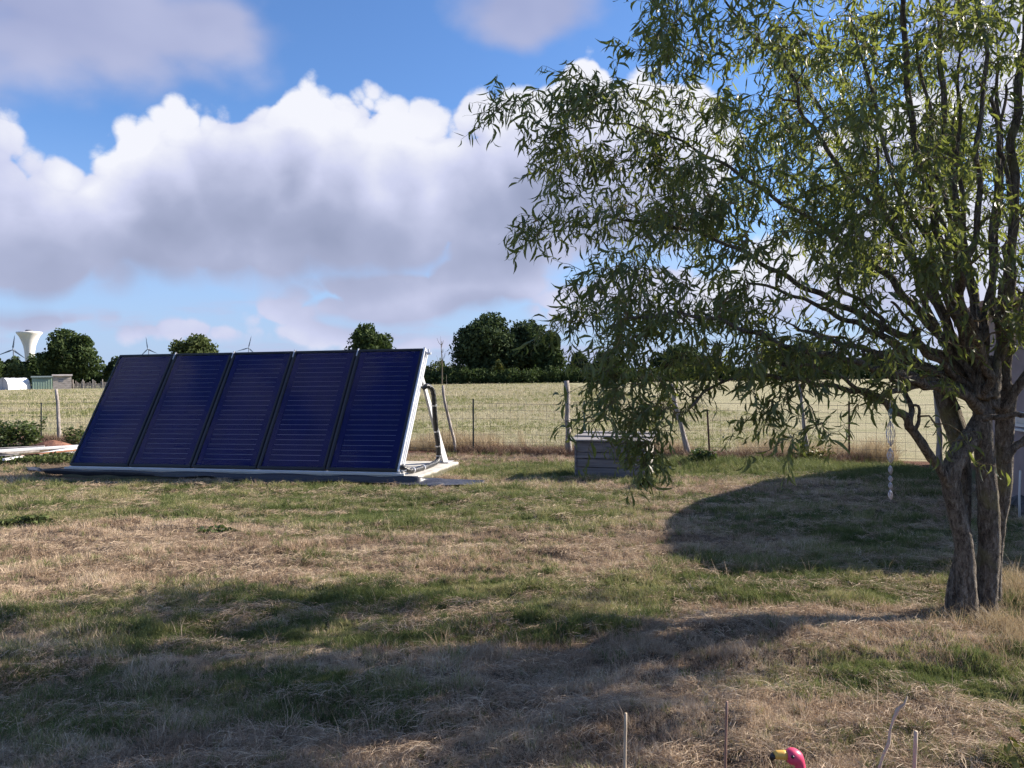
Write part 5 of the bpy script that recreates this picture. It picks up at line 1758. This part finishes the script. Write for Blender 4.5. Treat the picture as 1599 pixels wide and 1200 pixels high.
rs = random.Random(21)
for tg_ in targets:
    dd_ = np.linalg.norm(npos[:cnt] - np.array(tg_), axis=1)
    i0 = int(np.argmin(dd_ + 0.12 * nlen[:cnt] + 0.0))
    a_ = Vector(npos[i0]); L_ = (tg_ - a_).length
    if L_ > 0.04:
        n_ = max(4, int(L_ / .045))
        path = curly(a_, tg_, n_, .016 + .012 * rs.random(), rs)
        r0 = min(nrad[i0] * .75, .004 + .009 * L_ ** .7 + .002)
        rad = [r0 + (.0022 - r0) * (k_ / (n_ - 1)) for k_ in range(n_)]
        branchlets.tube([wrel(q) for q in path], rad, 5, cap=False)
        for k_ in range(2, n_, 2):
            if cnt < 19990:
                npos[cnt] = path[k_]; nlen[cnt] = nlen[i0] + L_ * k_ / n_; nrad[cnt] = rad[k_]; cnt += 1
    else:
        path = [a_, tg_]
    # twigs around the tip
    out_d = (tg_ - fork).normalized()
    for q_ in range(rs.randint(4, 6)):
        st_ = path[max(0, len(path) - 1 - int(rs.random() ** 1.5 * min(len(path) - 1, 9)))]
        dirv = (out_d * .7 + Vector((rs.gauss(0, .8), rs.gauss(0, .8), rs.gauss(-.15, .6)))).normalized()
        TLn = rs.uniform(.13, .36)
        n_ = max(5, int(TLn / .03))
        pos = Vector(st_); v_ = dirv.copy()
        ax_ = Vector((rs.gauss(0, 1), rs.gauss(0, 1), rs.gauss(0, 1))).normalized()
        tw = [pos.copy()]
        for k_ in range(n_):
            v_ = (v_ + ax_.cross(v_) * rs.uniform(.15, .75) + Vector((0, 0, -.13)) + Vector((rs.gauss(0, .2), rs.gauss(0, .2), rs.gauss(0, .2)))).normalized()
            if rs.random() < .3: ax_ = -ax_
            pos = pos + v_ * (TLn / n_); tw.append(pos.copy())
            # a leaf or two per step
            for _ in range(2 if rs.random() < .25 else 1):
                side = v_.cross(Vector((rs.gauss(0, 1), rs.gauss(0, 1), rs.gauss(0, 1)))).normalized()
                ld = (v_ * .35 + side * .75 + Vector((0, 0, -1.0 * rs.uniform(.2, 1.4)))).normalized()
                leaf_at(pos.copy(), ld, rs.uniform(.060, .125) * (1.0 if k_ < n_ - 2 else .8))
        branchlets.tube([wrel(q) for q in tw], [.0022 + (.0009 - .0022) * k_ / n_ for k_ in range(n_ + 1)], 3, cap=False)
bo = branchlets.build('twigs', M_twig, willow, smooth=True)
bo['kind'] = 'stuff'


def leaf_template(curl, twist, fold):
    st = [(0, .06), (.18, .75), (.45, 1.0), (.75, .62), (1.0, .0)]
    V = []
    for (t_, w_) in st:
        x_ = t_ - curl * .18 * t_ * t_; z_ = -curl * .42 * t_ * t_; y_ = twist * .22 * math.sin(t_ * 3)
        hw = .076 * w_
        tw_ = twist * t_ * 1.1
        if w_ > 0:
            V.append((x_, y_ - hw * math.cos(tw_), z_ + fold * hw - hw * math.sin(tw_))); V.append((x_, y_ + hw * math.cos(tw_), z_ + fold * hw + hw * math.sin(tw_)))
        else:
            V.append((x_, y_, z_))
    F = [(0, 1, 3, 2), (2, 3, 5, 4), (4, 5, 7, 6), (6, 7, 8)]
    return np.array(V), F


TPL = [leaf_template(c_, t_, f_) for (c_, t_, f_) in ((.4, .5, .3), (1.0, -.7, .3), (-.6, .9, .4), (1.5, .8, .2), (.1, -1.2, .3), (.8, .2, .5))]
nl = len(leafM)
org = np.array([list(l_[0]) for l_ in leafM]); dr = np.array([list(l_[1]) for l_ in leafM]); ls = np.array([l_[2] for l_ in leafM])
rv = RNG.normal(size=(nl, 3))
sy = np.cross(dr, rv); sy /= np.linalg.norm(sy, axis=1)[:, None]
sz_ = np.cross(dr, sy)
tpl = RNG.integers(0, len(TPL), nl)
wsc = RNG.uniform(.8, 1.35, nl)
# the 300 leaves that show largest in the picture are objects of their own
view = org - np.array([0, 0, CAMH])
dep = view @ np.array(fwd); pxx = (view @ np.array(rt)) / dep; pyy = (view @ np.array(up)) / dep
inside = (np.abs(pxx) < .66) & (np.abs(pyy) < .49) & (dep > .5)
proj = np.where(inside, ls / dep, 0)
big = np.argsort(-proj)[:300]
isbig = np.zeros(nl, bool); isbig[big] = True
allV = []; allF4 = []; off = 0
allF = []
for k_ in range(len(TPL)):
    sel_ = np.where((tpl == k_) & ~isbig)[0]
    V_, F_ = TPL[k_]
    n_ = len(sel_)
    o_ = org[sel_] - np.array([TB.x, TB.y, 0])
    vv = (o_[:, None, :] + (V_[None, :, 0:1] * dr[sel_][:, None, :] + V_[None, :, 1:2] * (sy[sel_] * wsc[sel_][:, None])[:, None, :] + V_[None, :, 2:3] * sz_[sel_][:, None, :]) * ls[sel_][:, None, None])
    allV.append(vv.reshape(-1, 3))
    base_ = off + np.arange(n_)[:, None] * 9
    q3 = np.concatenate([np.array(F_[i_])[None, :] + base_ for i_ in range(3)], 1).reshape(-1, 4)
    # last tri as a triangle pair of quads: use degenerate-free triangles separately
    t3 = np.array(F_[3])[None, :] + base_
    allF.append((q3, t3)); off += n_ * 9
VV = np.concatenate(allV)
Q = np.concatenate([a_ for a_, _ in allF]); T3 = np.concatenate([b_ for _, b_ in allF])
me = bpy.data.meshes.new('foliage')
me.vertices.add(len(VV)); me.vertices.foreach_set('co', VV.astype(np.float32).ravel())
lv = np.concatenate([Q.ravel(), T3.ravel()]).astype(np.int32)
me.loops.add(len(lv)); me.loops.foreach_set('vertex_index', lv)
me.polygons.add(len(Q) + len(T3))
me.polygons.foreach_set('loop_start', np.concatenate([np.arange(len(Q)) * 4, len(Q) * 4 + np.arange(len(T3)) * 3]).astype(np.int32))
me.materials.append(M_leaf)
me.update(calc_edges=True)
fo = link('foliage', me, willow); fo['kind'] = 'stuff'
tpl_me = []
for (V_, F_) in TPL:
    mt_ = bpy.data.meshes.new('leaf'); mt_.from_pydata([tuple(v_) for v_ in V_], [], F_); mt_.materials.append(M_leaf); tpl_me.append(mt_)
for i_ in big:
    o = link('leaf', tpl_me[tpl[i_]], willow)
    w_ = wsc[i_]; L_ = ls[i_]
    p_ = org[i_] - np.array([TB.x, TB.y, 0])
    o.matrix_local = Matrix(((dr[i_][0] * L_, sy[i_][0] * L_ * w_, sz_[i_][0] * L_, p_[0]), (dr[i_][1] * L_, sy[i_][1] * L_ * w_, sz_[i_][1] * L_, p_[1]), (dr[i_][2] * L_, sy[i_][2] * L_ * w_, sz_[i_][2] * L_, p_[2]), (0, 0, 0, 1)))
print('leaves', nl, 'nodes', cnt, 'targets', len(targets))

# ------------------------------------------------------------------ hanging wire spinner
M_spin = mat('spinner_wire', (0.55, 0.52, 0.56), 0.35, metal=0.6)
M_spinb = mat('spinner_blue_bead', (0.20, 0.32, 0.42), 0.3)
SPD = TD - .3
sp_top = P(1390, 622, SPD)
spn = empty('wire_spinner', (sp_top.x, sp_top.y, 0), 'twisted pinkish wire wind spinner hanging from the willow branch', 'wind spinner')
srel = lambda p: Vector(p) - Vector((sp_top.x, sp_top.y, 0))
MB().tube([srel(P(1390, 606, SPD)), srel(P(1390, 640, SPD))], .0016, 5).build('cord', M_spin, spn)
segs = [(636, 655, 3.5, M_spinb), (657, 698, 6.5, M_spin), (700, 724, 5.0, M_spin), (727, 741, 3.2, M_spin), (743, 753, 3, M_spin), (753, 765, 3, M_spin), (765, 781, 3.4, M_spin)]
for (y0, y1, wpx, m_) in segs:
    t0 = srel(P(1390, y0, SPD)); t1 = srel(P(1391, y1, SPD))
    mb = MB(); rr = wpx * SPD / FPX
    mb.tube([t0, t1], .0022, 5)
    for k_ in range(10):
        pts = []
        for i_ in range(9):
            s_ = i_ / 8
            a_ = k_ * 6.283 / 10 + s_ * 1.6
            q = rr * math.sin(math.pi * s_) ** .9
            pts.append(t0.lerp(t1, s_) + Vector((math.cos(a_) * q, math.sin(a_) * q, 0)))
        mb.tube(pts, .0014, 4, cap=False)
    mb.build('wire_cage', m_, spn)

# ------------------------------------------------------------------ foreground canes, dry stem, flamingo
M_cane = noisy('bamboo_cane', (0.36, 0.29, 0.21), (0.55, 0.46, 0.35), 6, stretch=(3, 3, .4))
M_cane2 = noisy('brown_cane', (0.20, 0.12, 0.09), (0.34, 0.22, 0.17), 6, stretch=(3, 3, .4))


def cane(px, py, d_, r_, m_, lean, label, nodes_=4):
    top = P(px, py, d_)
    b_ = Vector((top.x + lean[0], top.y + lean[1], 0)); b_.z = hz_at(b_.x, b_.y) - .05
    mb = MB()
    pts = []; rad = []
    N_ = 14
    for i_ in range(N_):
        t_ = i_ / (N_ - 1)
        pts.append((b_.lerp(top, t_)) - Vector((b_.x, b_.y, 0)) + Vector((.0015 * math.sin(i_ * .5), 0, 0)))
        rad.append(r_ * (1.12 if i_ % 3 == 0 else 1.0) * (1 - .15 * t_))
    o = mb.tube(pts, rad, 9).build('cane', m_, smooth=True)
    o.location = (b_.x, b_.y, 0)
    tag(o, label, 'cane', 'garden canes standing in the foreground')


cane(977, 1114, 2.3, .0052, M_cane, (-.01, .0), 'pale straight cane, leftmost in the foreground')
cane(1135, 1096, 2.5, .0050, M_cane2, (-.015, .0), 'reddish brown cane in the middle of the foreground')
cane(1430, 1142, 2.2, .0062, M_cane, (-.02, .0), 'grey weathered cane right of the flamingo head')
q = P(1415, 1088, 2.3)
mb = MB()
dsp = [(1417, 1088, .0025), (1412, 1100, .0045), (1402, 1108, .006), (1396, 1122, .0065), (1390, 1140, .0055), (1388, 1160, .0055), (1378, 1182, .006), (1370, 1210, .006), (1365, 1300, .006), (1362, 1420, .007)]
pts = [P(a_, b_, 2.3) for a_, b_, _ in dsp]
base_ = Vector((pts[-1].x, pts[-1].y, 0))
pts.append(Vector((base_.x, base_.y, -.03)))
o = mb.tube([p_ - base_ for p_ in pts], [c_ * .72 * random.uniform(.8, 1.3) for *_, c_ in dsp] + [.007], 7, jitter=.2).build('dry_stem', M_cane, smooth=True)
o.location = base_
tag(o, 'crooked dry plant stem leaning right between flamingo and grey cane', 'dry stem')

M_pink = noisy('flamingo_pink', (0.60, 0.055, 0.13), (0.72, 0.09, 0.18), 8, rough=.4, bstr=.05)
M_beak = noisy('flamingo_beak', (0.62, 0.36, 0.08), (0.70, 0.42, 0.10), 8, rough=.45, bstr=.05)
M_blk = mat('flamingo_black', (0.015, 0.015, 0.018), 0.3)
FD = 1.9
fh = P(1236, 1183, FD)
fb = Vector((fh.x + .13, fh.y + .03, 0))
fl = empty('garden_flamingo', fb, 'pink garden flamingo ornament with a yellow beak, cut by the bottom edge', 'garden ornament')
frel = lambda p: Vector(p) - fb
kf = FD / FPX
# head and neck in one continuous skin
neck = [(1227, 1181, 5.5), (1229, 1181, 9.5), (1233, 1181, 12.0), (1238, 1181.5, 12.8), (1243, 1184, 12.0), (1247, 1190, 9.5), (1249.5, 1198, 8.3), (1251, 1210, 8.2), (1249, 1235, 8.6), (1243, 1265, 9.2), (1240, 1300, 9.8), (1248, 1335, 11.5), (1270, 1362, 18)]
pv = [Vector((*P(a_, b_, FD), c_ * kf)) for a_, b_, c_ in neck]
sp_ = smooth_path(pv, 4)
MB().tube([frel(v_.xyz) for v_ in sp_], [v_[3] for v_ in sp_], 16).build('head_and_neck', M_pink, fl, smooth=True)
bk = [(1229, 1180, 7.6, 0), (1222, 1179, 7.0, 0), (1214, 1179, 6.6, 0), (1209, 1180, 6.0, 0)]
pv = [Vector((*P(a_, b_, FD), c_ * kf)) for a_, b_, c_, _ in bk]
MB().tube([frel(v_.xyz) for v_ in pv], [v_[3] for v_ in pv], 12).build('beak', M_beak, fl, smooth=True)
bk = [(1209.5, 1180, 5.9), (1206.5, 1182, 5.0), (1205, 1186, 3.2), (1204.5, 1189, 1.0)]
pv = [Vector((*P(a_, b_, FD), c_ * kf)) for a_, b_, c_ in bk]
MB().tube([frel(v_.xyz) for v_ in pv], [v_[3] for v_ in pv], 12).build('beak_tip', M_blk, fl, smooth=True)
ey = frel(P(1238, 1182.5, FD - 12.2 * kf))
mb = MB(); mb.lathe([(.0, -.004), (.003, -.003), (.0045, 0), (.003, .003), (0, .004)], ey, 10).build('eye', M_blk, fl, smooth=True)
# body, tail, legs (below the picture edge, still the whole bird)
bc = Vector((.07, .0, .40))
mb = MB()
prof = [(-.15, .012), (-.13, .035), (-.08, .062), (0, .078), (.07, .070), (.13, .045), (.19, .018), (.22, .006)]
mb.tube([bc + Vector((x_, 0, -.03 * (x_ > .1) * (x_ - .1) * 10 + .02 * math.cos(x_ * 8))) for x_, _ in prof], [r_ for _, r_ in prof], 16).build('body', M_pink, fl, smooth=True)
for s_ in (-1, 1):
    MB().tube([bc + Vector((-.03, s_ * .065, .01)), bc + Vector((.05, s_ * .075, .0)), bc + Vector((.14, s_ * .05, -.02)), bc + Vector((.2, s_ * .03, -.04))], [.02, .03, .02, .004], 10).build('wing', M_pink, fl, smooth=True)
    MB().tube([bc + Vector((.01, s_ * .025, -.05)), Vector((.085, s_ * .03, .2)), Vector((.075, s_ * .03, -.06))], .004, 8).build('leg', M_blk, fl, smooth=True)
